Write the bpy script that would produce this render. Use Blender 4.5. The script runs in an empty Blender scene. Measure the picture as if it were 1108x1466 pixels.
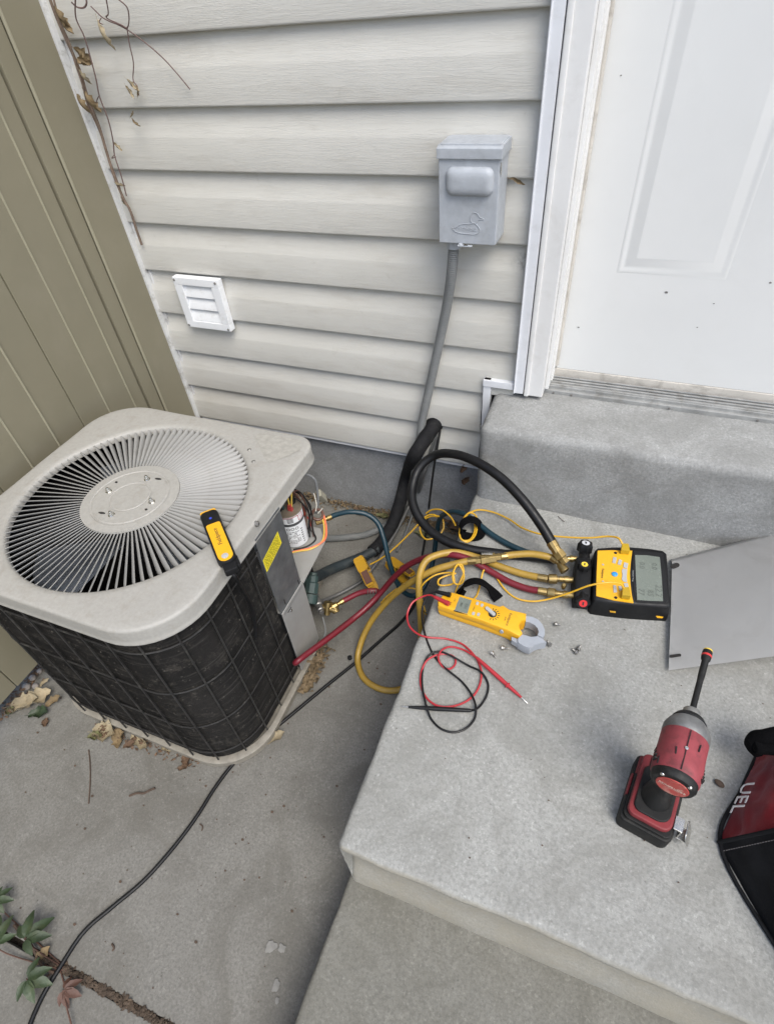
import bpy, bmesh, math, random
from mathutils import Matrix, Vector, Euler, noise
random.seed(7)
SC = bpy.context.scene
COL = SC.collection
PI = math.pi
# ---------------------------------------------------------------- camera
cd = bpy.data.cameras.new('camera'); cam = bpy.data.objects.new('camera', cd); COL.objects.link(cam)
cd.sensor_fit = 'HORIZONTAL'; cd.sensor_width = 36; cd.lens = 26.121; cd.clip_start = .02; cd.clip_end = 400
cam.matrix_world = Matrix.Translation((0, -1.283, 1.4)) @ Matrix([[0.930355, -0.203527, 0.304984], [0.359123, 0.673583, -0.646], [-0.073954, 0.710537, 0.699763]]).to_4x4()
SC.camera = cam
# ---------------------------------------------------------------- sky, sun, exposure
SUN_EL, SUN_AZ = math.radians(56), math.radians(50)     # azimuth measured from -Y (the open side) towards +X
W = bpy.data.worlds.new('World'); SC.world = W; W.use_nodes = True
wt = W.node_tree; sky = wt.nodes.new('ShaderNodeTexSky'); sky.sky_type = 'NISHITA'; sky.sun_disc = False
sky.sun_elevation = SUN_EL; sky.air_density = 1.0; sky.dust_density = 2.5; sky.ozone_density = 1.0
sdir = Vector((math.sin(SUN_AZ)*math.cos(SUN_EL), -math.cos(SUN_AZ)*math.cos(SUN_EL), math.sin(SUN_EL)))   # towards the sun
sky.sun_rotation = math.atan2(sdir.x, sdir.y)
bg = wt.nodes['Background']; bg.inputs['Strength'].default_value = .15
wt.links.new(sky.outputs['Color'], bg.inputs['Color'])
sl = bpy.data.lights.new('sun', 'SUN'); sl.energy = 1.3; sl.angle = math.radians(36); sl.color = (1, 1, .93)
so = bpy.data.objects.new('sun', sl); COL.objects.link(so); so.rotation_euler = sdir.to_track_quat('Z', 'Y').to_euler(); so.location = (1, -3, 4)
VS = SC.view_settings; VS.view_transform = 'Standard'; VS.look = 'None'; VS.gamma = 1; VS.exposure = 0.95; VS.use_curve_mapping = False
# ---------------------------------------------------------------- materials
MATS = {}
def ramp(nt, fac, stops):
    n = nt.nodes.new('ShaderNodeValToRGB'); e = n.color_ramp.elements
    while len(e) < len(stops): e.new(.5)
    for i, (p, c) in enumerate(stops):
        e[i].position = p; e[i].color = (c, c, c, 1) if isinstance(c, (int, float)) else (*c, 1)
    nt.links.new(fac, n.inputs[0]); return n.outputs[0]
def nz(nt, co, scale, detail=4, rough=.6, dist=0):
    n = nt.nodes.new('ShaderNodeTexNoise'); n.inputs['Scale'].default_value = scale; n.inputs['Detail'].default_value = detail
    n.inputs['Roughness'].default_value = rough; n.inputs['Distortion'].default_value = dist
    nt.links.new(co, n.inputs['Vector']); return n.outputs['Fac']
def mixc(nt, fac, a, b, mode='MIX'):
    n = nt.nodes.new('ShaderNodeMix'); n.data_type = 'RGBA'; n.blend_type = mode
    for i, v in ((0, fac), (6, a), (7, b)):
        if isinstance(v, (int, float)): n.inputs[i].default_value = v if i == 0 else (v, v, v, 1)
        elif isinstance(v, tuple): n.inputs[i].default_value = (*v, 1)
        else: nt.links.new(v, n.inputs[i])
    return n.outputs[2]
def mapped(nt, scale=(1,1,1), rot=(0,0,0), co='Object'):
    t = nt.nodes.new('ShaderNodeTexCoord'); m = nt.nodes.new('ShaderNodeMapping')
    m.inputs['Scale'].default_value = scale; m.inputs['Rotation'].default_value = rot
    nt.links.new(t.outputs[co], m.inputs['Vector']); return m.outputs[0]
def bumpn(nt, h, strength, dist, nrm=None):
    b = nt.nodes.new('ShaderNodeBump'); b.inputs['Strength'].default_value = strength; b.inputs['Distance'].default_value = dist
    nt.links.new(h, b.inputs['Height'])
    if nrm: nt.links.new(nrm, b.inputs['Normal'])
    return b.outputs[0]
def newmat(name):
    m = bpy.data.materials.new(name); m.use_nodes = True; MATS[name] = m
    return m, m.node_tree, m.node_tree.nodes['Principled BSDF']
def M(name, col, rough=.5, metal=0, var=.12, vs=9, bump=.15, bs=260, bd=.0006, spec=.5, dirt=0, dcol=(.09,.075,.055), ds=14, coat=0, sheen=0):
    """general painted / moulded / woven surface: mottled colour, uneven gloss, fine relief, optional grime"""
    m, nt, p = newmat(name); co = mapped(nt)
    c = ramp(nt, nz(nt, co, vs, 5), [(.3, tuple(v*(1-var) for v in col)), (.7, tuple(min(1, v*(1+var)) for v in col))])
    if dirt:
        d = ramp(nt, nz(nt, co, ds, 8, .7, .4), [(.52, 0), (.75, dirt)])
        c = mixc(nt, d, c, dcol)
    nt.links.new(c, p.inputs['Base Color'])
    r = ramp(nt, nz(nt, co, vs*3, 3), [(.3, max(0, rough-.08)), (.7, min(1, rough+.1))]); nt.links.new(r, p.inputs['Roughness'])
    p.inputs['Metallic'].default_value = metal; p.inputs['Specular IOR Level'].default_value = spec
    if coat: p.inputs['Coat Weight'].default_value = coat; p.inputs['Coat Roughness'].default_value = .2
    if sheen: p.inputs['Sheen Weight'].default_value = sheen
    if bump: nt.links.new(bumpn(nt, nz(nt, co, bs, 3), bump, bd), p.inputs['Normal'])
    return m
def concrete(name, col, warm, seed=0., speck=.5, stain=.35, brush=0, riser=None):
    m, nt, p = newmat(name); co = mapped(nt); 
    mm = nt.nodes.new('ShaderNodeMapping'); mm.inputs['Location'].default_value = (seed, seed*1.7, seed*.3); nt.links.new(co, mm.inputs[0]); co = mm.outputs[0]
    big = nz(nt, co, 2.2, 6, .62, .3); mid = nz(nt, co, 16, 6, .7); fine = nz(nt, co, 260, 3, .6)
    c = ramp(nt, big, [(.3, tuple(v*.84 for v in warm)), (.48, col), (.7, tuple(v*1.1 for v in col))])
    c = mixc(nt, ramp(nt, mid, [(.3, .0), (.75, .4)]), c, tuple(v*1.2 for v in col))
    c = mixc(nt, ramp(nt, nz(nt, co, 7, 9, .75, .6), [(.5, 0), (.72, stain)]), c, tuple(v*.52 for v in warm))
    c = mixc(nt, ramp(nt, nz(nt, co, 11, 6, .7, .8), [(.68, 0), (.74, .16)]), c, (.62, .61, .58))      # pale scuffs and lime bloom
    c = mixc(nt, ramp(nt, nz(nt, co, 190, 4, .65), [(.42, 0), (.65, .62)]), c, tuple(v*.62 for v in col)) # sand
    c = mixc(nt, ramp(nt, nz(nt, co, 160, 4, .65), [(.56, 0), (.69, .5)]), c, tuple(min(1, v*1.6) for v in col))
    vo = nt.nodes.new('ShaderNodeTexVoronoi'); vo.inputs['Scale'].default_value = 62; nt.links.new(co, vo.inputs['Vector'])
    pit = ramp(nt, vo.outputs['Distance'], [(.05, 1), (.12, 0)])
    gate = ramp(nt, nz(nt, co, 23, 2), [(.52, 0), (.62, speck)])
    pm = nt.nodes.new('ShaderNodeMath'); pm.operation = 'MULTIPLY'; nt.links.new(pit, pm.inputs[0]); nt.links.new(gate, pm.inputs[1])
    c = mixc(nt, pm.outputs[0], c, tuple(v*.3 for v in warm))
    c = mixc(nt, ramp(nt, nz(nt, co, 4.6, 7, .7, 1.4), [(.40, .42), (.55, 0)]), c, tuple(v*.66 for v in warm))   # water stains
    c = mixc(nt, ramp(nt, nz(nt, co, 34, 8, .8, .3), [(.60, 0), (.72, .4)]), c, tuple(v*.5 for v in warm))          # soot and scuffs
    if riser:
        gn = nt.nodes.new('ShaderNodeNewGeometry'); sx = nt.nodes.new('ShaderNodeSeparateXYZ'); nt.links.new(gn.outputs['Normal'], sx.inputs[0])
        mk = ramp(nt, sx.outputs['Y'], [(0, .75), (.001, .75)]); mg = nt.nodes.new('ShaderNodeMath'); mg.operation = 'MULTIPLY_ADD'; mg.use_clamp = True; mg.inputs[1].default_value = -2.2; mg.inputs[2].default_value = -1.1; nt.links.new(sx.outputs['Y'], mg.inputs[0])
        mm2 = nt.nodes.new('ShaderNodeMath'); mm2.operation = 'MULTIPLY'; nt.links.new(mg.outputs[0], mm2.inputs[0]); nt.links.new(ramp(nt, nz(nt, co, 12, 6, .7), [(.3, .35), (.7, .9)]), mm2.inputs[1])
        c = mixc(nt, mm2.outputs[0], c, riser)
    nt.links.new(c, p.inputs['Base Color']); p.inputs['Roughness'].default_value = .88; p.inputs['Specular IOR Level'].default_value = .3
    n1 = bumpn(nt, fine, .5, .0012)
    n2 = bumpn(nt, mid, .35, .004, n1)
    if brush:
        n2 = bumpn(nt, nz(nt, mapped(nt, (3, 170, 170)), 1, 5, .7), brush, .0015, n2)
    nt.links.new(n2, p.inputs['Normal'])
    return m
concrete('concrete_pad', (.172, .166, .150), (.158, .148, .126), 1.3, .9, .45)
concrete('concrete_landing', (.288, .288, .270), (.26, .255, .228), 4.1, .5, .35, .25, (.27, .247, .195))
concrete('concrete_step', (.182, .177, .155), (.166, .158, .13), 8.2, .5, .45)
concrete('concrete_sill', (.29, .292, .282), (.245, .244, .23), 6.6, .3, .5, .15)
concrete('concrete_foundation', (.29, .298, .303), (.26, .26, .255), 2.9, .3, .35)
M('soil', (.045, .034, .025), .95, var=.4, vs=60, bump=.8, bs=150, bd=.01)
def siding_mat():
    m, nt, p = newmat('vinyl_siding'); co = mapped(nt)
    c = ramp(nt, nz(nt, co, 1.6, 5), [(.3, (.475, .463, .424)), (.7, (.545, .533, .492))])
    c = mixc(nt, ramp(nt, nz(nt, mapped(nt, (5, 5, 26)), 1, 7, .7, .3), [(.50, 0), (.78, .42)]), c, (.34, .31, .26))
    c = mixc(nt, ramp(nt, nz(nt, co, 26, 7, .75, .5), [(.62, 0), (.75, .3)]), c, (.25, .22, .17))
    c = mixc(nt, ramp(nt, nz(nt, mapped(nt, (9, 9, 320)), 1, 5, .65, 1.2), [(.55, 0), (.8, .12)]), c, (.42, .395, .35))
    # grey scuffed patch below the electrical box, beside the door trim
    vm = nt.nodes.new('ShaderNodeVectorMath'); vm.operation = 'DISTANCE'; vm.inputs[1].default_value = (.165, -.11, .918); mp = mapped(nt, (.55, .3, 1)); vm.inputs[1].default_value = (.12, -.03, .905); nt.links.new(mp, vm.inputs[0])
    near = ramp(nt, vm.outputs['Value'], [(.012, 1), (.034, 0)]); sp = ramp(nt, nz(nt, co, 75, 6, .8), [(.45, 0), (.62, .8)])
    pm = nt.nodes.new('ShaderNodeMath'); pm.operation = 'MULTIPLY'; nt.links.new(near, pm.inputs[0]); nt.links.new(sp, pm.inputs[1])
    c = mixc(nt, pm.outputs[0], c, (.2, .19, .17))
    nt.links.new(c, p.inputs['Base Color']); p.inputs['Roughness'].default_value = .6; p.inputs['Specular IOR Level'].default_value = .25
    g = nz(nt, mapped(nt, (7, 7, 150)), 1, 4, .6, 1.6)
    lines = ramp(nt, g, [(.44, 0), (.5, 1), (.56, 0)])
    n1 = bumpn(nt, lines, .3, .0010); n2 = bumpn(nt, nz(nt, co, 300, 3), .18, .0008, n1)
    n3 = bumpn(nt, nz(nt, mapped(nt, (2.2, 2.2, 3)), 1, 2), .25, .012, n2)
    nt.links.new(n3, p.inputs['Normal'])
siding_mat()
M('white_vinyl', (.62, .63, .65), .42, var=.05, dirt=.25, dcol=(.3,.29,.26), ds=30)
M('corner_vinyl', (.56, .56, .55), .5, var=.1, vs=20, dirt=.85, dcol=(.16,.13,.1), ds=22)
M('white_paint', (.65, .645, .63), .45, var=.05, vs=5, dirt=.22, dcol=(.36,.33,.28), ds=18, bump=.2, bs=120)
M('door_paint', (.65, .65, .632), .38, var=.03, vs=3, dirt=.10, dcol=(.5,.48,.44), ds=9, bump=.25, bs=380, bd=.0005)
M('weatherstrip', (.50, .47, .42), .7, dirt=.6)
M('threshold_metal', (.33, .33, .32), .5, .4, var=.2, vs=30, dirt=.8, dcol=(.16,.145,.12), ds=22)
M('chip_grey', (.16, .15, .14), .8)
M('fence_vinyl', (.192, .174, .120), .5, var=.06, vs=3, dirt=.3, dcol=(.24,.215,.165), ds=6, bump=.1)
M('fence_bead', (.26, .24, .17), .5, var=.06, dirt=.2, dcol=(.26,.235,.18))
M('dark_gap', (.02, .018, .016), .9)
M('joint_mortar', (.25, .245, .23), .95, var=.2, bump=.5)
# ---------------------------------------------------------------- mesh helpers
def bx(bm, c, s, m=None):
    r = bmesh.ops.create_cube(bm, size=1); T = Matrix.Translation(c) @ Matrix.Diagonal((*s, 1))
    if m is not None: T = m @ T
    bmesh.ops.transform(bm, matrix=T, verts=r['verts']); return r['verts']
def prism(bm, pts, z0, z1, m=None):
    n = len(pts); a = [bm.verts.new((x, y, z0)) for x, y in pts]; b = [bm.verts.new((x, y, z1)) for x, y in pts]
    bm.faces.new(a[::-1]); bm.faces.new(b)
    for i in range(n): bm.faces.new((a[i], a[(i+1) % n], b[(i+1) % n], b[i]))
    if m is not None: bmesh.ops.transform(bm, matrix=m, verts=a+b)
    return a+b
def lathe(bm, prof, seg=20, m=None, cap=True):
    rings = []
    for r, z in prof: rings.append([bm.verts.new((r*math.cos(2*PI*i/seg), r*math.sin(2*PI*i/seg), z)) for i in range(seg)])
    for a, b in zip(rings, rings[1:]):
        for i in range(seg): bm.faces.new((a[i], a[(i+1) % seg], b[(i+1) % seg], b[i]))
    if cap: bm.faces.new(rings[0][::-1]); bm.faces.new(rings[-1])
    vs = [v for r in rings for v in r]
    if m is not None: bmesh.ops.transform(bm, matrix=m, verts=vs)
    return vs
def spline(pts, n=8):
    P = [Vector(p) for p in pts]
    if len(P) < 3: return P
    Q = [P[0]*2-P[1]] + P + [P[-1]*2-P[-2]]; out = []
    for i in range(1, len(Q)-2):
        p0, p1, p2, p3 = Q[i-1:i+3]
        t0 = 0; t1 = t0+max(1e-4, (p1-p0).length)**.5; t2 = t1+max(1e-4, (p2-p1).length)**.5; t3 = t2+max(1e-4, (p3-p2).length)**.5
        for k in range(n):
            t = t1+(t2-t1)*k/n
            a1 = p0*((t1-t)/(t1-t0))+p1*((t-t0)/(t1-t0)); a2 = p1*((t2-t)/(t2-t1))+p2*((t-t1)/(t2-t1)); a3 = p2*((t3-t)/(t3-t2))+p3*((t-t2)/(t3-t2))
            b1 = a1*((t2-t)/(t2-t0))+a2*((t-t0)/(t2-t0)); b2 = a2*((t3-t)/(t3-t1))+a3*((t-t1)/(t3-t1))
            out.append(b1*((t2-t)/(t2-t1))+b2*((t-t1)/(t2-t1)))
    out.append(P[-1]); return out
def sweep(bm, path, rad, seg=10, flat=None, cap=True):
    """tube along a finished polyline; rad = number or function of 0..1; flat = (width, thickness, up) sweeps a strip instead"""
    n = len(path); rings = []; prev = None; T = None
    for i, p in enumerate(path):
        t = (path[min(i+1, n-1)]-path[max(i-1, 0)]); t = t.normalized() if t.length > 1e-9 else Vector((0, 0, 1))
        if prev is None:
            u = Vector((0, 0, 1)) if abs(t.z) < .9 else Vector((1, 0, 0)); a = t.cross(u).normalized()
        else:
            a = (a-t*a.dot(t)); a = a.normalized() if a.length > 1e-6 else t.orthogonal().normalized()
        b = t.cross(a); prev = t; r = rad(i/(n-1)) if callable(rad) else rad
        rings.append([bm.verts.new(p+a*(r*math.cos(2*PI*k/seg))+b*(r*math.sin(2*PI*k/seg))) for k in range(seg)])
    for x, y in zip(rings, rings[1:]):
        for k in range(seg): bm.faces.new((x[k], x[(k+1) % seg], y[(k+1) % seg], y[k]))
    if cap: bm.faces.new(rings[0][::-1]); bm.faces.new(rings[-1])
def tube(bm, pts, rad, seg=10, n=8): sweep(bm, spline(pts, n), rad, seg)
def ribbon(bm, path, w, t, up=None):
    """strap of width w and thickness t along a polyline"""
    n = len(path); rings = []
    for i, p in enumerate(path):
        d = (path[min(i+1, n-1)]-path[max(i-1, 0)]).normalized(); u = Vector(up[i] if isinstance(up, list) else (up or (0, 0, 1)))
        s = d.cross(u).normalized(); nn = s.cross(d).normalized()
        rings.append([bm.verts.new(p+s*(w/2*a)+nn*(t/2*b)) for a, b in ((-1, -1), (1, -1), (1, 1), (-1, 1))])
    for x, y in zip(rings, rings[1:]):
        for k in range(4): bm.faces.new((x[k], x[(k+1) % 4], y[(k+1) % 4], y[k]))
    bm.faces.new(rings[0][::-1]); bm.faces.new(rings[-1])
def rrect(x0, y0, x1, y1, rs, n=8):
    """rounded rectangle, counter-clockwise from the lower right corner; rs = radii (lower left, lower right, upper right, upper left)"""
    if isinstance(rs, (int, float)): rs = (rs,)*4
    out = []
    for (cx, cy, r, a0) in ((x0+rs[0], y0+rs[0], rs[0], PI), (x1-rs[1], y0+rs[1], rs[1], 1.5*PI), (x1-rs[2], y1-rs[2], rs[2], 0), (x0+rs[3], y1-rs[3], rs[3], .5*PI)):
        for k in range(n+1): a = a0+PI/2*k/n; out.append((cx+r*math.cos(a), cy+r*math.sin(a)))
    return out
ROOT = {}
def thing(name, label, cat, loc=(0, 0, 0), rot=(0, 0, 0), group=None, mat=None):
    o = bpy.data.objects.new(name, None); COL.objects.link(o); o.empty_display_size = .05
    mw = mat if mat is not None else Matrix.LocRotScale(Vector(loc), Euler(rot), Vector((1, 1, 1)))
    o.matrix_world = mw; ROOT[o.name] = mw.copy(); tag(o, label, cat, group); return o
def tag(o, label=None, cat=None, group=None, kind=None):
    for k, v in (('label', label), ('category', cat), ('group', group), ('kind', kind)):
        if v: o[k] = v
    return o
def part(name, bm, mat, parent=None, bevel=0, smooth=40, world=False, seg=2, label=None):
    if bevel:
        bm.normal_update()
        es = [e for e in bm.edges if len(e.link_faces) == 2 and e.calc_face_angle(0) > .6]
        bmesh.ops.bevel(bm, geom=es, offset=bevel, segments=seg, profile=.5, affect='EDGES', clamp_overlap=True)
    bmesh.ops.recalc_face_normals(bm, faces=bm.faces)
    if world and parent is not None:
        mw = ROOT.get(parent.name)
        if mw is None: mw = ROOT[parent.parent.name]
        bmesh.ops.transform(bm, matrix=mw.inverted(), verts=bm.verts)
    loc = None
    if parent is None:
        lo = [min(v.co[i] for v in bm.verts) for i in range(3)]; hi = [max(v.co[i] for v in bm.verts) for i in range(3)]
        loc = Vector(((lo[0]+hi[0])/2, (lo[1]+hi[1])/2, lo[2])); bmesh.ops.translate(bm, vec=-loc, verts=bm.verts)
    me = bpy.data.meshes.new(name); bm.to_mesh(me); bm.free(); me.materials.append(MATS[mat])
    if smooth:
        me.polygons.foreach_set('use_smooth', [True]*len(me.polygons)); me.set_sharp_from_angle(angle=math.radians(smooth))
    o = bpy.data.objects.new(name, me); COL.objects.link(o)
    if bevel: o.modifiers.new('weighted_normal', 'WEIGHTED_NORMAL').keep_sharp = True
    if parent is not None: o.parent = parent
    if loc is not None: o.location = loc
    if label: o['label'] = label
    return o
def pc(name, mat, parent, fn, *a, bevel=0, smooth=40, world=False, seg=2, label=None, **k):
    """one part made by a single shape function"""
    bm = bmesh.new(); fn(bm, *a, **k); return part(name, bm, mat, parent, bevel, smooth, world, seg, label)
def twin(o, parent=None, loc=None, rot=None, mat=None):
    c = o.copy(); COL.objects.link(c)
    if parent is not None: c.parent = parent
    if mat is not None: c.matrix_basis = mat
    if loc is not None: c.location = loc
    if rot is not None: c.rotation_euler = rot
    return c
def text_bm(bm, s, size, m, depth=.0003, align='CENTER'):
    cu = bpy.data.curves.new('lettering', 'FONT'); cu.body = s; cu.size = size; cu.align_x = align; cu.align_y = 'CENTER'; cu.extrude = depth; cu.resolution_u = 2
    o = bpy.data.objects.new('lettering', cu); COL.objects.link(o)
    dg = bpy.context.evaluated_depsgraph_get(); me = bpy.data.meshes.new_from_object(o.evaluated_get(dg)); me.transform(m)
    bm.from_mesh(me); bpy.data.meshes.remove(me); bpy.data.objects.remove(o); bpy.data.curves.remove(cu)
def RZ(a): return Matrix.Rotation(a, 4, 'Z')
def RX(a): return Matrix.Rotation(a, 4, 'X')
def RY(a): return Matrix.Rotation(a, 4, 'Y')
def TR(*p): return Matrix.Translation(p)
def frame(o, x, up):
    """matrix with local x along x, local z near up, at o"""
    x = Vector(x).normalized(); y = Vector(up).cross(x).normalized(); z = x.cross(y)
    return Matrix.Translation(o) @ Matrix((x, y, z)).transposed().to_4x4()
def aim(a, b):
    """matrix carrying local +z from a towards b"""
    d = (Vector(b)-Vector(a)); return Matrix.Translation(a) @ d.to_track_quat('Z', 'Y').to_matrix().to_4x4()
# ================================================================ THE SETTING
g = pc('ground', 'soil', None, bx, (0, -6, -.13), (60, 60, .2)); tag(g, kind='structure')
# two poured slabs with an open joint between them
J0, J1 = Vector((-0.7949,-1.4068,0)), Vector((-0.5101,-1.4013,0)); JD = (J1-J0).normalized(); JN = Vector((-JD.y, JD.x, 0))
def slab(bm, pts):
    prism(bm, pts, -.1, 0)
def jp(s, o): p = J0+JD*s+JN*o; return (p.x, p.y)
if jp(0, 1)[1] < jp(0, 0)[1]: JN = -JN
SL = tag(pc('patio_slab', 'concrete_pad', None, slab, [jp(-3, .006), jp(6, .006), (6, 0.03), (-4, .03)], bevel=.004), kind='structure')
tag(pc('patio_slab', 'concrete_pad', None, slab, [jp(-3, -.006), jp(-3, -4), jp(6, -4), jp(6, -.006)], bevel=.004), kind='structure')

# ---------------------------------------------------------------- concrete steps at the door
ST = thing('concrete_steps', 'grey poured concrete landing and steps below the white door', 'steps', (.6, -.6, 0))
def worn(bm, amp=.0025, cuts=0):
    for v in bm.verts:
        d = noise.noise_vector(v.co*9)*amp + noise.noise_vector(v.co*40)*amp*.35
        v.co += d
def slabgrid(bm, x0, x1, y0, y1, z0, z1, step=.03, r=.014, amp=.0022, cove=0):
    """block with rounded upper arrises, cut fine enough to wear unevenly; only the top and the front and left sides show"""
    def axis(a, b, soft_a, soft_b):
        n = max(2, int((b-a)/step)); L = [a+(b-a)*i/n for i in range(n+1)]
        for k in (.3, .65): 
            if soft_a: L.append(a+r*k)
            if soft_b: L.append(b-r*k)
        if soft_a: L.append(a+r)
        if soft_b: L.append(b-r)
        return sorted(set(round(v, 5) for v in L))
    X = axis(x0, x1, 1, 0); Y = axis(y0, y1, 1, 0); Z = axis(z0, z1, 0, 1); vd = {}
    def vert(x, y, z):
        k = (x, y, z)
        if k not in vd:
            cx, cy, cz = max(x, x0+r), max(y, y0+r), min(z, z1-r); d = Vector((x-cx, y-cy, z-cz)); q = Vector((x, y, z))
            if d.length > r: q = Vector((cx, cy, cz))+d*(r/d.length)
            if cove and y < y0+.002:      # undercut below the nosing, toe spreading out onto the step below
                t = (z1-z)/(z1-.117); q.y += cove*max(0, math.sin(PI*min(1, max(0, (t-.06)/.85))))**.7
            if z > z1-r*1.2 and (y < y0+r or x < x0+r): q += noise.noise_vector(q*38)*amp*.55 + noise.noise_vector(q*110)*amp*.3
            q += noise.noise_vector(q*7)*amp + noise.noise_vector(q*45)*amp*.4
            vd[k] = bm.verts.new(q)
        return vd[k]
    for i in range(len(X)-1):
        for j in range(len(Y)-1): bm.faces.new((vert(X[i], Y[j], z1), vert(X[i+1], Y[j], z1), vert(X[i+1], Y[j+1], z1), vert(X[i], Y[j+1], z1)))
    for i in range(len(X)-1):
        for k in range(len(Z)-1): bm.faces.new((vert(X[i], y0, Z[k]), vert(X[i+1], y0, Z[k]), vert(X[i+1], y0, Z[k+1]), vert(X[i], y0, Z[k+1])))
    for j in range(len(Y)-1):
        for k in range(len(Z)-1): bm.faces.new((vert(x0, Y[j+1], Z[k]), vert(x0, Y[j], Z[k]), vert(x0, Y[j], Z[k+1]), vert(x0, Y[j+1], Z[k+1])))
PX = -.257
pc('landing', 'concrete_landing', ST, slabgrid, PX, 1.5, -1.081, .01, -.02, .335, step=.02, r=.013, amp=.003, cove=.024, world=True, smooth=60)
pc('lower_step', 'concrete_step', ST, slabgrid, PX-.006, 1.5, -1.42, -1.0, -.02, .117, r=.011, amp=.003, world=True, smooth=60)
pc('sill_step', 'concrete_sill', ST, slabgrid, PX+.004, 1.5, -.175, .13, .30, .569, r=.022, amp=.003, world=True, smooth=60)

# ---------------------------------------------------------------- house: foundation, siding, door
HO = thing('house', 'house wall of beige horizontal vinyl siding with a white entry door', 'house', (-.4, .1, 0))
FX0, FX1 = -2.2, -.25
def foundation(bm): 
    bx(bm, (-1.2, .115, .15), (2.0, .2, .34)); bx(bm, (.65, .2, .15), (1.72, .03, .34))
pc('foundation', 'concrete_foundation', HO, foundation, world=True, bevel=.004)
CZ, CH = .306, .1275
def course(bm, x0, x1, z, h=CH):
    # dutch-lap profile (outward distance, height): butt return, flat face, crease, cove back to the wall
    pr = [(.0015, .003), (.010, -.002), (.0135, -.0015), (.0148, .0005), (.015, .003), (.0138, h*.52), (.0128, h*.55), (.0088, h*.66), (.004, h*.82), (.002, h*.95), (.0015, h+.014)]
    n = max(2, int((x1-x0)/.06)); rows = []
    for i in range(n+1):
        x = x0+(x1-x0)*i/n; rows.append([bm.verts.new((x, -(o+.0012*noise.noise((x*2.1, z*3, o*20))), z+v+.0011*noise.noise((x*1.7, z*9, 3)))) for o, v in pr])
    for a, b in zip(rows, rows[1:]):
        for k in range(len(pr)-1): bm.faces.new((a[k], a[k+1], b[k+1], b[k]))
for k in range(20):
    z = CZ+CH*k
    if z > .6: pc('siding_course', 'vinyl_siding', HO, course, .905, 2.2, z, world=True, smooth=50)
    xr = -.285 if z < .59 else -.203
    if k == 2: xr = -.203
    pc('siding_course', 'vinyl_siding', HO, course, -1.75, xr if k != 2 else -.203, z, world=True, smooth=50)
def sheathing(bm): bx(bm, (-1.2, .06, 1.6), (2.0, .1, 2.6)); bx(bm, (1.55, .06, 1.7), (1.3, .1, 2.3)); bx(bm, (.36, .09, 2.78), (1.2, .1, .3)); bx(bm, (-.17, .09, 1.5), (.06, .10, 2.0))
pc('sheathing', 'dark_gap', HO, sheathing, world=True)
# white corner channel against the fence, starter strip at the foot
def jchan(bm): bx(bm, (-1.290, -.012, 1.45), (.009, .03, 2.3)); bx(bm, (-1.280, -.003, 1.45), (.008, .012, 2.3))
pc('corner_channel', 'corner_vinyl', HO, jchan, world=True, bevel=.0015)
pc('starter_strip', 'white_vinyl', HO, bx, (-.78, -.004, CZ-.008), (1.0, .012, .012), world=True, bevel=.001)
# channel that steps round the concrete sill
def stepchan(bm):
    bx(bm, (-.2415, -.013, .6005), (.079, .030, .019)); bx(bm, (-.2705, -.012, .5), (.02, .026, .22))
pc('sill_mortar', 'joint_mortar', HO, bx, (-.235, -.002, .578), (.07, .016, .026), world=True)
pc('sill_channel', 'white_vinyl', HO, stepchan, world=True, bevel=.0015)
def jtrim(bm): bx(bm, (-.1885, -.0125, 1.31), (.025, .035, 1.45)); bx(bm, (-.1985, -.019, 1.31), (.004, .030, 1.45))
pc('door_channel', 'white_vinyl', HO, jtrim, world=True, bevel=.002)
DF = part('door_frame', (lambda bm: (bx(bm, (-.1515, .004, 1.31), (.047, .06, 1.46)), bx(bm, (-.168, -.0285, 1.31), (.012, .006, 1.46)), bm)[2])(bmesh.new()), 'white_paint', HO, bevel=.003, world=True)
pc('jamb', 'white_paint', DF, lambda bm: (bx(bm, (-.123, .035, 1.31), (.010, .07, 1.44)), bx(bm, (-.1175, .058, 1.31), (.006, .03, 1.44))), world=True, bevel=.002)
pc('casing', 'white_paint', DF, lambda bm: (bx(bm, (.87, .004, 1.6), (.06, .06, 2.06)), bx(bm, (.36, .004, 2.665), (1.09, .06, .06))), world=True, bevel=.003)
pc('weatherstrip', 'weatherstrip', DF, lambda bm: bx(bm, (-.112, .068, 1.33), (.008, .012, 1.42)), world=True, bevel=.003)
# threshold: sloping ribbed aluminium sill
TH = part('threshold', (lambda bm: (bx(bm, (.38, .02, .574), (1.03, .012, .013)), bx(bm, (.38, .048, .5785), (1.02, .05, .02)), bm)[2])(bmesh.new()), 'threshold_metal', HO, bevel=.002, world=True)
for i in range(4):
    pc('rib', 'threshold_metal', TH, bx, (.38, .030+i*.011, .589+i*.0012), (1.015, .0065, .0035), world=True, bevel=.0008)
pc('sweep_strip', 'weatherstrip', TH, bx, (.38, .088, .598), (1.01, .03, .024), world=True, bevel=.003)
for x in (-.105, -.06, .17, .36): pc('screw', 'chip_grey', TH, lathe, [(.003, 0), (.0028, .0012), (.001, .0016)], 8, TR(x, .0135, .574) @ RX(PI/2), world=True)
DY = .075
DO = part('door', (lambda bm: (bx(bm, (.36, DY+.022, 1.62), (.948, .044, 2.02)), bm)[1])(bmesh.new()), 'door_paint', HO, bevel=.002, world=True)
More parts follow.
